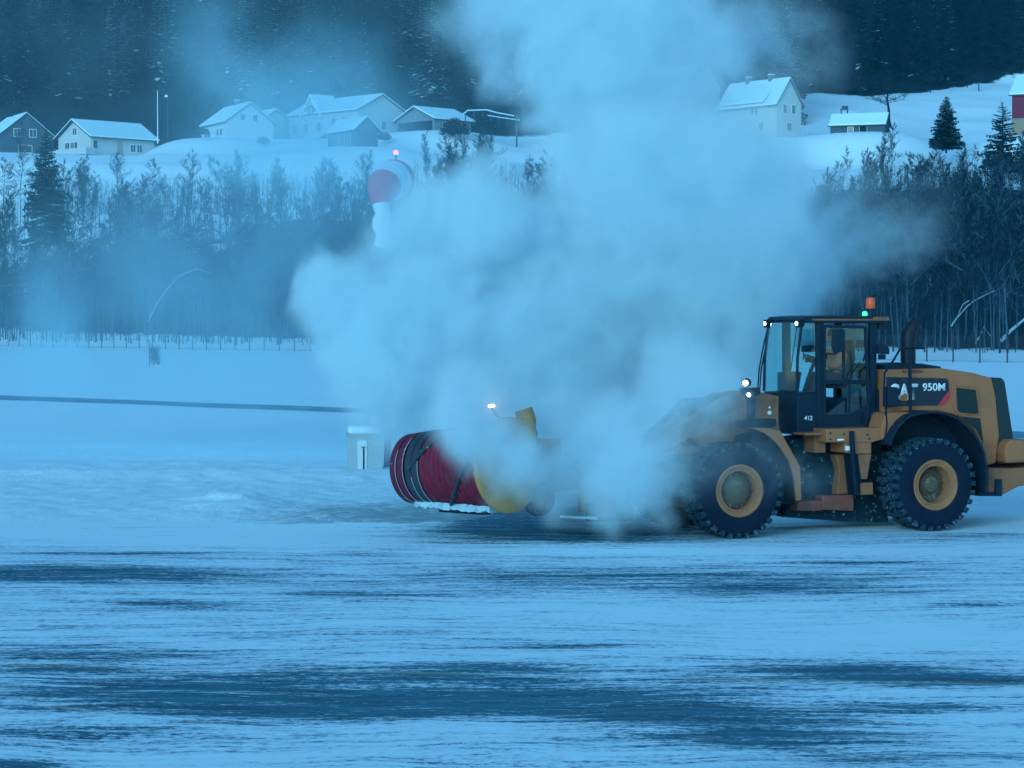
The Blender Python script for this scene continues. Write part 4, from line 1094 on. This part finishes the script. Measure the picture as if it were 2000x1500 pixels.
# pergola with snow
pg = empty("pergola", P(950, 238, 436), .5); tag(pg, "snow laden open pergola behind the dark round bushes", "pergola")
for i in range(6):
    m = MB(); m.box((-4.5 + i * 1.8, 0, .6), (.15, .15, 2.6)); m.build("post", WD, pg)
m = MB(); m.tube([(-5, 0, 1.3), (-4, 0, 2.0), (0, 0, 2.3), (2, 0, 1.9), (6, 0, 1.4)], .14, 6); m.build("top_rail", RSN, pg)
m = MB(); m.tube([(0, -.5, 1.2), (3, -.5, .9), (7, -.5, .6)], .1, 6); m.build("snowy_beam", RSN, pg)

# bench, flagpole, lamp
bp = P(308, 270, 424); fp = empty("flagpole", bp); tag(fp, "tall white flagpole beside the white house", "flagpole")
m = MB(); m.tube([(0, 0, -1), (0, 0, 8.7)], [.10, .06], 8); m.build("pole", WHT, fp); m = MB(); m.lathe([(0, .12), (.12, 0), (0, -.12)], 10, 'z'); m.build("finial", WHT, fp, loc=(0, 0, 8.75))
lp = empty("street_lamp", P(328, 262, 440)); tag(lp, "slim street lamp with pale head behind the flagpole", "street lamp")
m = MB(); m.tube([(0, 0, -1), (0, 0, 7.2)], [.08, .05], 8); m.build("pole", WD, lp); m = MB(); m.lathe([(0, .35), (.3, .15), (.35, -.15), (0, -.3)], 12, 'z'); m.build("lamp_head", WHT, lp, loc=(-.3, 0, 7.3))
bn_ = empty("garden_bench", P(1649, 219, 420), .2); tag(bn_, "snowed in dark garden bench above the long shed", "bench")
m = MB(); m.box((0, 0, .5), (1.5, .5, .15)); m.build("seat", WD, bn_); m = MB(); m.box((.2, .25, .9), (1.2, .1, .5)); m.build("backrest", WD, bn_)
for sx in (-.6, .6):
    m = MB(); m.box((sx, 0, .1), (.1, .4, .8)); m.build("leg", WD, bn_)
for px, py, pt, D, lab in ((1009, 292, 225, 425, "dark utility pole standing at the right of the pergola"), (858, 150, 150, 460, "")):
    if not lab: continue
    p = P(px, py, D); q = P(px, pt, D)
    m = MB(); m.tube([(0, 0, -2), (0, 0, q.z - p.z)], .16, 8); o = m.build("utility_pole", WD, None, loc=p); tag(o, lab, "pole")

# ------------------------------------------------------------------ fence
STL = M("fence_steel", (0.02, 0.03, 0.045), .6, .2)
fx = np.arange(-78, 62, 2.95)
fn = empty("chain_link_fence", (0, 233.4, 0)); tag(fn, "chain link airport fence on thin dark posts along the forest edge", "fence")
dirf = Vector((1, -1.109, 0)).normalized()
proto = None; k = 0; s = -108.0; ends = []
while s < 88:
    X = s * dirf.x; Yv = 233.4 + s * dirf.y
    if proto is None:
        m = MB(); m.tube([(0, 0, -.2), (0, 0, 2.3), (.05, -.22, 2.75)], .06, 6); proto = m.build("post", STL, fn); c = proto
    else:
        c = proto.copy(); COL.objects.link(c)
    c.location = (X, Yv - 233.4, 0.0); ends.append((X, Yv - 233.4)); s += 2.95 if s < -10 else 2.75
m = MB()
for zz in (.15, 1.2, 2.25, 2.5, 2.7): m.tube([(ends[0][0], ends[0][1], zz), (ends[-1][0], ends[-1][1], zz)], .012, 4)
m.build("wire", STL, fn)
mm = bpy.data.materials.new("chain_link"); mm.use_nodes = True; nt = mm.node_tree; bsd = nt.nodes["Principled BSDF"]; bsd.inputs['Base Color'].default_value = (.05, .08, .11, 1); bsd.inputs['Alpha'].default_value = 0.13
m = MB(); m.add([(ends[0][0], ends[0][1], .1), (ends[-1][0], ends[-1][1], .1), (ends[-1][0], ends[-1][1], 2.25), (ends[0][0], ends[0][1], 2.25)], [(0, 1, 2, 3)]); m.build("mesh_panel", mm, fn)

# ------------------------------------------------------------------ windsock, cabinet, small shrub
WSY = 88.0
wp = P(773, 627, WSY); ws = empty("windsock", (wp.x, wp.y, 0)); tag(ws, "red and white windsock drooping from its mast under a red lamp", "windsock")
WSR = M("windsock_red", (.42, .06, .09), .8, .1, 3, .1); WSW = M("windsock_white", (.48, .66, .76), .8, .05, 3, .1)
def wz(px, py): q = P(px, py, WSY); return (q.x - wp.x, q.z)
m = MB(); m.tube([(.05, .25, -.2), (.05, .25, wz(773, 345)[1])], [.07, .045], 10); m.build("mast", STL, ws)
axis = [(768, 352, .15, 40), (765, 354, -.35, 39), (760, 358, -.85, 36), (755, 365, -1.3, 32), (751, 376, -1.6, 28), (750, 389, -1.75, 23), (750, 402, -1.8, 18.5), (753, 422, -1.82, 15), (749, 442, -1.8, 17), (754, 462, -1.78, 14), (750, 486, -1.75, 16)]
def sock(i0, i1, mat, name):
    m = MB(); pts = []; rs = []; n = len(axis)
    for k in range((i1 - i0) * 5 + 1):
        t = i0 + k / 5; i = min(int(t), n - 2); f = t - i
        p = [axis[max(0, min(n - 1, i + j))] for j in (-1, 0, 1, 2)]
        q = [.5 * (2 * p[1][c] + (p[2][c] - p[0][c]) * f + (2 * p[0][c] - 5 * p[1][c] + 4 * p[2][c] - p[3][c]) * f * f + (3 * p[1][c] - p[0][c] - 3 * p[2][c] + p[3][c]) * f ** 3) for c in range(4)]
        x, z = wz(q[0], q[1]); pts.append((x, q[2], z)); rs.append(q[3] * WSY / F * (1 + .03 * math.sin(t * 7)))
    m.tube(pts, rs, 24, cap=False); return m.build(name, mat, ws, smooth=True)
sock(0, 1, WSR, "sock_band"); sock(1, 3, WSW, "sock_band"); sock(3, 6, WSR, "sock_band"); sock(6, 10, WSW, "sock_band")
m = MB(); m.lathe([(40.5 * WSY / F + .02 * math.cos(i), .02 * math.sin(i)) for i in (0, 1.57, 3.14, 4.71)], 32, 'y', closed=True); x, z = wz(768, 352); m.build("hoop", STL, ws, loc=(x, .17, z))
m = MB(); m.lathe([(0, .09), (.07, .06), (.09, -.04), (0, -.07)], 14, 'z'); x, z = wz(773, 298); m.build("obstruction_lamp", M("lamp_lit_red", (1, .1, .15), .4, 0, emit=(1.0, .06, .12), estr=7.0), ws, loc=(x, .1, z))
m = MB(); m.tube([(x, .1, z - .06), (x, .1, wz(773, 350)[1])], .03, 6); m.build("lamp_stem", STL, ws)

cb = P(715, 922, 53.0); cab_e = empty("equipment_cabinet", (cb.x, cb.y, 0), .12); tag(cab_e, "grey utility cabinet capped with snow in the white field", "cabinet")
CG = M("cabinet_grey", (.30, .42, .46), .6, .12, 3, .2)
m = MB(); m.box((-.02, 0, .40), (.80, .45, .86)); m.build("housing", CG, cab_e, bevel=.015)
m = MB(); m.box((-.02, 0, .85), (.88, .52, .06)); m.build("lid", STEEL, cab_e)
m = MB(); m.box((-.02, 0, .97), (.80, .46, .20)); m.build("snow_cap", RSN, cab_e, bevel=.07)
m = MB(); m.box((-.10, -.235, .38), (.22, .02, .70)); m.build("door", M("cabinet_pale", (.5, .62, .68), .6, .08), cab_e)
m = MB(); m.box((-.07, -.255, .30), (.03, .02, .52)); m.box((-.07, -.255, .58), (.09, .02, .02)); m.build("handle", DRK, cab_e)
sgp = P(745, 922, 53.6); sg_ = empty("instrument_post", (sgp.x, sgp.y, 0)); tag(sg_, "frosted steel instrument post with two boxes beside the cabinet", "post")
for dx in (-.12, -.02, .10, .19):
    m = MB(); m.tube([(dx, 0, -.1), (dx + .01, 0, .95)], .042, 8); m.build("leg", STEEL, sg_)
m = MB(); m.box((-.13, 0, 1.0), (.18, .2, .64)); m.build("junction_box", STEEL, sg_, bevel=.01)
m = MB(); m.box((.13, -.02, .93), (.24, .2, .26)); m.build("instrument_box", CG, sg_, bevel=.02)
m = MB(); m.tube([(.02, 0, 1.0), (.05, 0, 1.2), (.12, 0, 1.3)], .02, 6); m.build("cable", DRK, sg_)

# ------------------------------------------------------------------ trees
BARK = M("bark_dark", (0.006, 0.024, 0.038), .9, .4, 3, .1)
TWIG = M("twigs", (0.006, 0.030, 0.050), .9, .3, 2, .1)
TWF = M("twigs_frosted", (0.045, 0.11, 0.16), .9, .3, 2, .1)
BIRCH = M("bark_birch", (0.30, 0.38, 0.42), .9, .4, 3, .1)
NEED = M("spruce_needles", (0.002, 0.022, 0.034), .9, .4, 1.5, .05)
NSNOW = M("branch_snow", (0.62, 0.86, 0.92), .9, .1, 2, .1)
def finish(m, name, mats, smooth=False):
    me = bpy.data.meshes.new(name); me.from_pydata(m.v, [], m.f)
    for q in mats: me.materials.append(q)
    if len(mats) > 1: me.polygons.foreach_set("material_index", m.mi)
    me.update(); return me
def twig(m, p, d, L, w, r, mi=0):
    s = Vector((r.uniform(-1, 1), r.uniform(-1, 1), r.uniform(-.4, .4))); s = (s - d * s.dot(d)); s = s.normalized() * w if s.length > .01 else Vector((w, 0, 0))
    tip = p + d * L + Vector((0, 0, -.02 * L))
    m.add([p - s, p + s, tip], [(0, 1, 2)], mi)
def bare_meshes(seed, h, spread=.30, upright=.55, start=.22, nl=26, frost=.25, dense=1.0, thick=1.0):
    r = random.Random(seed); t = MB(); c = MB()
    pts = [Vector((0, 0, -.6))]; 
    lean = Vector((r.uniform(-.05, .05), r.uniform(-.05, .05), 0))
    for i in range(1, 9): pts.append(Vector((pts[-1].x + lean.x * h / 8 + r.uniform(-.1, .1), pts[-1].y + lean.y * h / 8 + r.uniform(-.1, .1), h * i / 8 * .96)))
    r0 = h * .0085 * thick
    t.tube(pts, [r0 * (1 - .92 * i / 8) for i in range(9)], 6)
    for k in range(nl):
        f = start + (1 - start) * (k + r.random()) / nl
        i = min(7, int(f * 8)); u = f * 8 - i; p = pts[i].lerp(pts[i + 1], min(1, u))
        az = r.uniform(0, 6.283); el = upright + r.uniform(-.3, .4)
        d = Vector((math.cos(az) * math.cos(el), math.sin(az) * math.cos(el), math.sin(el)))
        L = h * spread * (1.15 - f) * r.uniform(.7, 1.25) + .4
        q = p; lp_ = [p]
        for j in range(4):
            d = (d + Vector((r.uniform(-.22, .22), r.uniform(-.22, .22), r.uniform(-.1, .2)))).normalized(); q = q + d * L / 4; lp_.append(q)
        mi = 1 if r.random() < frost else 0
        c.tube(lp_, [max(.018, r0 * .38 * (1 - f * .5)) * (1 - .85 * j / 4) for j in range(5)], 4, mi, cap=False)
        for j in range(int(9 * dense)):
            v = .25 + .75 * r.random(); jj = min(3, int(v * 4)); b0 = lp_[jj].lerp(lp_[jj + 1], v * 4 - jj)
            d2 = (d * .8 + Vector((r.uniform(-1, 1), r.uniform(-1, 1), r.uniform(-.3, .9)))).normalized(); L2 = L * r.uniform(.22, .5)
            mi = 1 if r.random() < frost else 0
            twig(c, b0, d2, L2, .038, r, mi)
            for n in range(int(7 * dense)):
                b1 = b0 + d2 * L2 * r.uniform(.2, 1); d3 = (d2 * .7 + Vector((r.uniform(-1, 1), r.uniform(-1, 1), r.uniform(-.4, .8)))).normalized()
                twig(c, b1, d3, L2 * r.uniform(.4, .9), .026, r, mi)
    return finish(t, "trunk", [BARK]), finish(c, "crown", [TWIG, TWF])
def spruce_meshes(seed, h, wid=.19, snow=.1, nw=None, per=8, start=.05, droop=.35, gap=0.0):
    r = random.Random(seed); t = MB(); c = MB()
    t.tube([(0, 0, -1), (0, 0, h * .5), (0, 0, h)], [h * .014, h * .008, .02], 6)
    nw = nw or int(h * 2.4)
    for k in range(nw):
        f = start + (1 - start) * (k / nw) ** .95; z = h * f
        Lr = h * wid * (1 - f) ** .85 + .18
        for j in range(per):
            if r.random() < gap: continue
            az = r.uniform(0, 6.283); L = Lr * r.uniform(.65, 1.15); el = -droop * r.uniform(.5, 1.3) + f * .55
            d = Vector((math.cos(az), math.sin(az), 0)); sd_ = Vector((-d.y, d.x, 0))
            n = 4; prev = None
            sn = r.random() < snow
            for s in range(n):
                a = Vector((0, 0, z + r.uniform(-.1, .1))) + d * (L * s / n) + Vector((0, 0, math.tan(el) * L * s / n))
                b_ = Vector((0, 0, z)) + d * (L * (s + 1.25) / n) + Vector((0, 0, math.tan(el) * L * (s + 1.25) / n))
                wv = L * .36 * (1 - .5 * s / n)
                for sg in (1, -1):
                    c.add([a, a.lerp(b_, .55) + sd_ * sg * wv * r.uniform(.6, 1.2) + Vector((0, 0, -wv * r.uniform(.3, .9))), b_ + sd_ * sg * wv * .25 + Vector((0, 0, -wv * r.uniform(0, .4)))], [(0, 1, 2)], 0)
                # hanging sprays
                mid = a.lerp(b_, r.random()); c.add([mid, mid + d * .15 * L + Vector((0, 0, -.1 * L)), mid + sd_ * r.uniform(-.2, .2) * L + Vector((0, 0, -L * r.uniform(.18, .34)))], [(0, 1, 2)], 0)
                if sn and s >= 1 and r.random() < .75:
                    up_ = Vector((0, 0, .07)); c.add([a + up_, a.lerp(b_, .5) + sd_ * wv * .75 + up_ * .4, b_ + up_, a.lerp(b_, .5) - sd_ * wv * .75 + up_ * .4], [(0, 1, 2, 3)], 1)
    return finish(t, "trunk", [BARK]), finish(c, "crown", [NEED, NSNOW])
def plant(name, meshes, loc, sc_, rz, label, group, cat="tree", tilt=0.0):
    root = empty(name, loc, rz); root.scale = sc_ if isinstance(sc_, tuple) else (sc_,) * 3
    tag(root, label, cat, group)
    root.rotation_euler = (rt.gauss(0, tilt), rt.gauss(0, tilt), rz)
    for n, me in zip(("trunk", "crown"), meshes):
        o = bpy.data.objects.new(n, me); COL.objects.link(o); o.parent = root
    return root
rt = random.Random(11)
BARE = [bare_meshes(100 + i, 12, spread=(.26, .22, .34, .24, .30, .20)[i], upright=(.7, .85, .5, .8, .65, 1.0)[i], start=(.22, .3, .15, .35, .2, .3)[i], frost=(.2, .35, .15, .3, .25, .4)[i]) for i in range(6)]
SPR = [spruce_meshes(200 + i, 20, wid=(.16, .19, .14, .18)[i], snow=(.06, .0, .6, .14)[i], per=8) for i in range(4)]
# belt of bare trees between fence and houses; tops keep below the houses as in the photo
TOPX = [0, 60, 150, 260, 400, 600, 760, 830, 950, 1050, 1250, 1450, 1600, 1700, 1780, 1900, 2000]
TOPY = [300, 305, 315, 330, 308, 316, 305, 272, 258, 320, 380, 395, 335, 305, 292, 302, 275]
cnt = {}
n_b = 0; tries = 0
while n_b < 270 and tries < 9000:
    tries += 1
    px = rt.uniform(-40, 2040)
    if 1080 < px < 1400 and rt.random() < .75: continue
    u = rt.random(); 
    X0 = (px - 1000) / F
    yf0 = 233.4 / (1 + 1.109 * X0) if (1 + 1.109 * X0) > .5 else 330
    Y0 = yf0 + 7 + u ** 1.15 * (388 - yf0 - 7)
    X0 *= Y0
    z0 = tz(X0, Y0)
    top = np.interp(px, TOPX, TOPY) + rt.uniform(-22, 50)
    zmax = HC + (HZ - top) / F * Y0
    h = min(rt.uniform(9, 17), zmax - z0)
    if h < 3.5: continue
    side = "left" if px < 1000 else "right"
    i = rt.randrange(6)
    s = h / 12
    plant("bare_tree", BARE[i], (X0, Y0, z0), (s * rt.uniform(.8, 1.1) if h > 8 else s * 1.1, s * .95 if h > 8 else s * 1.1, s), rt.uniform(0, 6.28),
          "leafless tree in the hazy belt between fence and houses on the left" if side == "left" else "leafless tree in the dark belt behind the fence on the right",
          "leafless trees left of the snow cloud" if side == "left" else "leafless trees right of the snow cloud", tilt=.09)
    n_b += 1
# conifers of the hillside wood
n_s = 0; tries = 0; spots = []
while n_s < 290 and tries < 20000:
    tries += 1
    px = rt.uniform(-60, 2060)
    rgt = px > 1560
    Y0 = (508 if rgt else 458) + rt.random() ** 1.6 * 190
    X0 = (px - 1000) / F * Y0
    if rgt: Y0 += 26 * float(smooth(75, 115, np.array([X0]))[0]); X0 = (px - 1000) / F * Y0
    if any((X0 - a) ** 2 + (Y0 - b) ** 2 < 4.2 for a, b in spots): continue
    z0 = tz(X0, Y0); gx, gy = topix(X0, Y0, z0)
    if gy < -10: continue
    spots.append((X0, Y0)); i = rt.choices(range(4), ((3, 2, 6, 3) if float(fbm(np.array([X0 / 18]), np.array([Y0 / 18]), 2, 41)[0]) > .43 else (3, 3, .4, 2)) if not rgt else (2, 4, .25, 2))[0]; s = rt.uniform(.7, 1.25)
    if rt.random() < .14:
        plant("bare_tree", BARE[rt.randrange(6)], (X0, Y0, z0), s * 1.25, rt.uniform(0, 6.28), "leafless tree among the dark spruces of the hillside wood", "leafless trees in the hillside wood")
    else:
        plant("spruce_tree", SPR[i], (X0, Y0, z0), (s * .9, s * .9, s), rt.uniform(0, 6.28),
          "tall dark spruce of the hillside wood above the left hand houses" if not rgt else "tall dark spruce of the wood above the open snowy field",
          "spruces of the wood on the left" if not rgt else "spruces of the wood on the right")
    n_s += 1
# single trees one can pick out
def single(name, meshes, px, py, D, h, h0, label, cat="tree", wx=1.0, group=None):
    p = P(px, py, D); s = h / h0
    return plant(name, meshes, (p.x, p.y, p.z - .2), (s * wx, s * wx, s), rt.uniform(0, 6), label, group, cat)
def hpx(py0, py1, D): return (py0 - py1) / F * D
SP1 = spruce_meshes(301, 10, wid=.20, snow=.22, per=14, nw=34, start=.03, droop=.1); SP2 = spruce_meshes(302, 14, wid=.22, snow=.1, per=9, nw=30, start=.12, droop=.15, gap=.25)
SP3 = spruce_meshes(303, 18, wid=.20, snow=.2, per=10, nw=40, start=.04, droop=.3)
single("spruce_tree", SP1, 1848, 287, 388, hpx(287, 186, 388), 10, "neat cone shaped spruce alone in the snow right of the long shed", wx=1.6)
single("spruce_tree", SP2, 1958, 345, 372, hpx(345, 196, 372), 14, "ragged dark spruce in front of the red barn", wx=1.5)
single("spruce_tree", SP2, 2010, 350, 366, hpx(350, 230, 366), 14, "dark spruce cut by the right edge below the red barn", wx=1.3)
single("spruce_tree", SP3, 90, 470, 330, hpx(470, 246, 330), 18, "tall dark spruce in front of the cream house", wx=1.15)
single("spruce_tree", SP3, 45, 300, 440, hpx(300, 140, 440), 18, "broad dark spruce rising behind the house at the left edge", wx=1.3)
OAK = bare_meshes(401, 8, spread=.85, upright=.30, start=.22, nl=20, frost=.0, dense=1.2, thick=3.2)
SCRUB = bare_meshes(403, 12, spread=.5, upright=.5, start=.3, nl=16, frost=.0, dense=.9, thick=2.6)
single("bare_tree", OAK, 1736, 222, 424, hpx(222, 150, 424), 8, "wide spreading bare tree behind the long shed", wx=1.6)
for i, (px, py, t) in enumerate(((1817, 178, 140), (1889, 168, 132), (1912, 180, 138))):
    single("bare_tree", SCRUB, px, py, 505, hpx(py, t, 505), 12, ("small bare tree at the left of three by the wood's edge", "crooked small bare tree in the middle of three by the wood's edge", "small bare tree at the right of three by the wood's edge")[i], wx=1.4)
for i, (px, py, t, D) in enumerate(((1725, 360, 255, 385), (1742, 360, 240, 386), (1655, 352, 285, 384))):
    single("bare_tree", BARE[(1, 3, 0)[i]], px, py, D, hpx(py, t, D), 12, ("thin birch just below the left half of the long shed", "thin birch just below the gable of the long shed", "low bushy bare tree below the field, left of the birches")[i])
FORK = bare_meshes(402, 12, spread=.5, upright=.75, start=.12, nl=26, frost=.0, dense=1.2, thick=1.8)
single("bare_tree", FORK, 945, 345, 372, hpx(345, 245, 372), 12, "dark forked bare tree below the round bushes, right of the windsock", wx=1.0)
single("bare_tree", FORK, 230, 370, 372, hpx(370, 298, 372), 12, "spreading bare tree below the cream house", wx=1.0)
single("bare_tree", BARE[1], 40, 345, 400, hpx(345, 235, 400), 12, "twin stemmed bare tree in front of the leftmost house")
# clipped dark bushes
def bush_mesh(seed, rx, ry, rz_, n=900, mats=None, snow=.04):
    r = random.Random(seed); c = MB()
    for k in range(n):
        q = Vector((r.gauss(0, 1), r.gauss(0, 1), r.gauss(0, 1))).normalized() * (r.random() ** .33) * r.uniform(.85, 1.12)
        p = Vector((q.x * rx, q.y * ry, abs(q.z) * rz_)); e = .28
        vs = [p + Vector((r.uniform(-e, e), r.uniform(-e, e), r.uniform(-e, e))) for _ in range(3)]
        c.add(vs, [(0, 1, 2)], 1 if (r.random() < snow and q.z > .3) else 0)
    return finish(c, "foliage", mats or [NEED, NSNOW])
for i, (px, py, w_, h_, lab) in enumerate(((888, 262, 29, 31, "rounded dark evergreen bush right of the carport house"), (948, 254, 21, 24, "smaller rounded dark evergreen bush under the pergola"), (1853, 162, 5, 13, "little dark bush on the field below the wood"),
        (395, 262, 14, 14, "brown leafless bush under the front window of the white house"), (515, 278, 12, 10, "low snow dusted bush in the garden below the garage"), (750, 272, 14, 14, "snowy shrub beside the lattice annex"))):
    D = 420 if px != 1853 else 505
    s = D / F; me = bush_mesh(500 + i, w_ * s, w_ * s * .8, h_ * s, 1500 if i < 2 else 400, [NEED, NSNOW] if i < 3 else [TWIG, TWF], .04 if i < 3 else .5)
    o = bpy.data.objects.new("evergreen_bush" if i < 3 else "garden_shrub", me); COL.objects.link(o); o.location = P(px, py, D); tag(o, lab, "bush")
# shrub on the airfield
p = G(303, 713); r = random.Random(77); c = MB()
for k in range(260):
    b0 = Vector((r.uniform(-.35, .35), r.uniform(-.3, .3), r.uniform(0, 1.3))); d = Vector((r.uniform(-.6, .6), r.uniform(-.6, .6), r.uniform(.3, 1))).normalized(); twig(c, b0, d, r.uniform(.3, .9), .018, r, 1 if r.random() < .4 else 0)
me = finish(c, "twigs", [TWIG, TWF]); sh = empty("snowy_shrub", (p.x, p.y, 0)); tag(sh, "lone frosted shrub on the white airfield in front of the fence", "shrub")
o = bpy.data.objects.new("twigs", me); COL.objects.link(o); o.parent = sh
m = MB(); m.tube([(-.45, 0, -.1), (-.45, 0, 2.0)], .03, 6); m.build("stake", STL, sh)
# leaning snow covered trunks
def fallen(pxs, D, r0, label):
    pts = [P(x, y, D) for x, y in pxs]; o0 = pts[0]
    root = empty("fallen_tree", o0); tag(root, label, "tree", "snow covered leaning trunks")
    m = MB(); n = len(pts); m.tube([q - o0 for q in pts], [r0 * (1 - .7 * i / (n - 1)) for i in range(n)], 8); m.build("trunk", BARK, root)
    m = MB(); m.tube([q - o0 + Vector((0, -.02, r0 * .55)) for q in pts], [r0 * .85 * (1 - .7 * i / (n - 1)) for i in range(n)], 6); m.build("snow_cover", M("trunk_snow", (.26, .42, .50), .9, .3, 2, .1), root)
fallen([(1955, 672), (1975, 650), (1998, 630), (2030, 600)], 196, .30, "thick snow covered trunk leaning at the right edge above the fence")
fallen([(1858, 640), (1870, 622), (1890, 600), (1902, 590), (1925, 578), (1950, 566)], 204, .16, "slender snow covered trunk leaning over the loader's rear")
fallen([(1893, 588), (1880, 596), (1872, 614)], 203, .08, "short snowy limb hanging beside the slender leaning trunk")
fallen([(1905, 672), (1915, 655), (1922, 640), (1928, 648), (1936, 660)], 200, .08, "bent snowy sapling behind the fence near the right edge")
fallen([(290, 630), (305, 598), (325, 568), (350, 540), (385, 526), (412, 535)], 288, .13, "arched snow covered trunk in the hazy wood on the left")
# thicket and distant wood, too many to count
c = MB(); r = random.Random(9)
for k in range(7000):
    px = r.uniform(-60, 2060); X0 = (px - 1000) / F
    if px > 1000 and r.random() < .25: px = r.uniform(1450, 2060); X0 = (px - 1000) / F
    yf0 = 233.4 / (1 + 1.109 * X0) if (1 + 1.109 * X0) > .5 else 330
    Y0 = yf0 + 5 + r.random() ** 1.4 * (375 - yf0); X0 *= Y0; z0 = tz(X0, Y0)
    zmax = HC + (HZ - np.interp(px, TOPX, TOPY) - 25) / F * Y0
    h = min(r.uniform(2, 8), zmax - z0)
    if h < .8: continue
    b0 = Vector((X0, Y0, z0 - .2)); mi = 1 if r.random() < .3 else 0
    tip = b0 + Vector((r.uniform(-.12, .12) * h, r.uniform(-.1, .1) * h, h)); wv = .03 + .05 * r.random()
    c.add([b0 + Vector((-wv, 0, 0)), b0 + Vector((wv, 0, 0)), tip], [(0, 1, 2)], mi)
    for n in range(7):
        q = b0.lerp(tip, r.uniform(.25, .95)); d = Vector((r.uniform(-1, 1), r.uniform(-.6, .6), r.uniform(.3, 1.4))).normalized(); twig(c, q, d, h * r.uniform(.12, .3), .022, r, mi)
me = finish(c, "undergrowth", [TWIG, TWF]); o = bpy.data.objects.new("undergrowth", me); COL.objects.link(o); tag(o, "tangled leafless undergrowth between the bare trees behind the fence", None, None, 'stuff')
c = MB(); r = random.Random(10)
for k in range(900):
    px = r.uniform(-150, 2150); rgt = px > 1560; Y0 = (525 if rgt else 475) + r.random() * 330
    X0 = (px - 1000) / F * Y0
    if rgt: Y0 += 30
    z0 = tz(X0, Y0); h = r.uniform(11, 21); n = 11
    for j in range(n):
        f = j / n; z = z0 + h * (.06 + .9 * f); L = h * .17 * (1 - f) + .3
        for q in range(6):
            az = r.uniform(0, 6.283); d = Vector((math.cos(az), math.sin(az), 0)); sd_ = Vector((-d.y, d.x, 0)); a = Vector((X0, Y0, z + h * .07))
            e = a + d * L * r.uniform(.7, 1.2) + Vector((0, 0, -L * .55))
            c.add([a, e + sd_ * L * .35 + Vector((0, 0, -.2 * L)), e - sd_ * L * .35], [(0, 1, 2)], 1 if r.random() < .003 else 0)
me = finish(c, "forest", [NEED, NSNOW]); o = bpy.data.objects.new("forest", me); COL.objects.link(o); tag(o, "dark conifer wood covering the hillside behind the single trees", None, None, 'stuff')

# ------------------------------------------------------------------ haze
m = bpy.data.materials.new("haze"); m.use_nodes = True; mt = m.node_tree; mt.nodes.remove(mt.nodes["Principled BSDF"])
pv = node(mt, "ShaderNodeVolumePrincipled"); pv.inputs['Color'].default_value = (0.12, 0.66, 0.95, 1); pv.inputs['Density'].default_value = HAZE_D
mt.links.new(pv.outputs[0], mt.nodes["Material Output"].inputs['Volume'])
mb = MB(); mb.box((0, 500, 209), (1000, 1300, 420)); o = mb.build("haze", m); tag(o, "thin cold haze filling the valley", None, None, 'stuff')
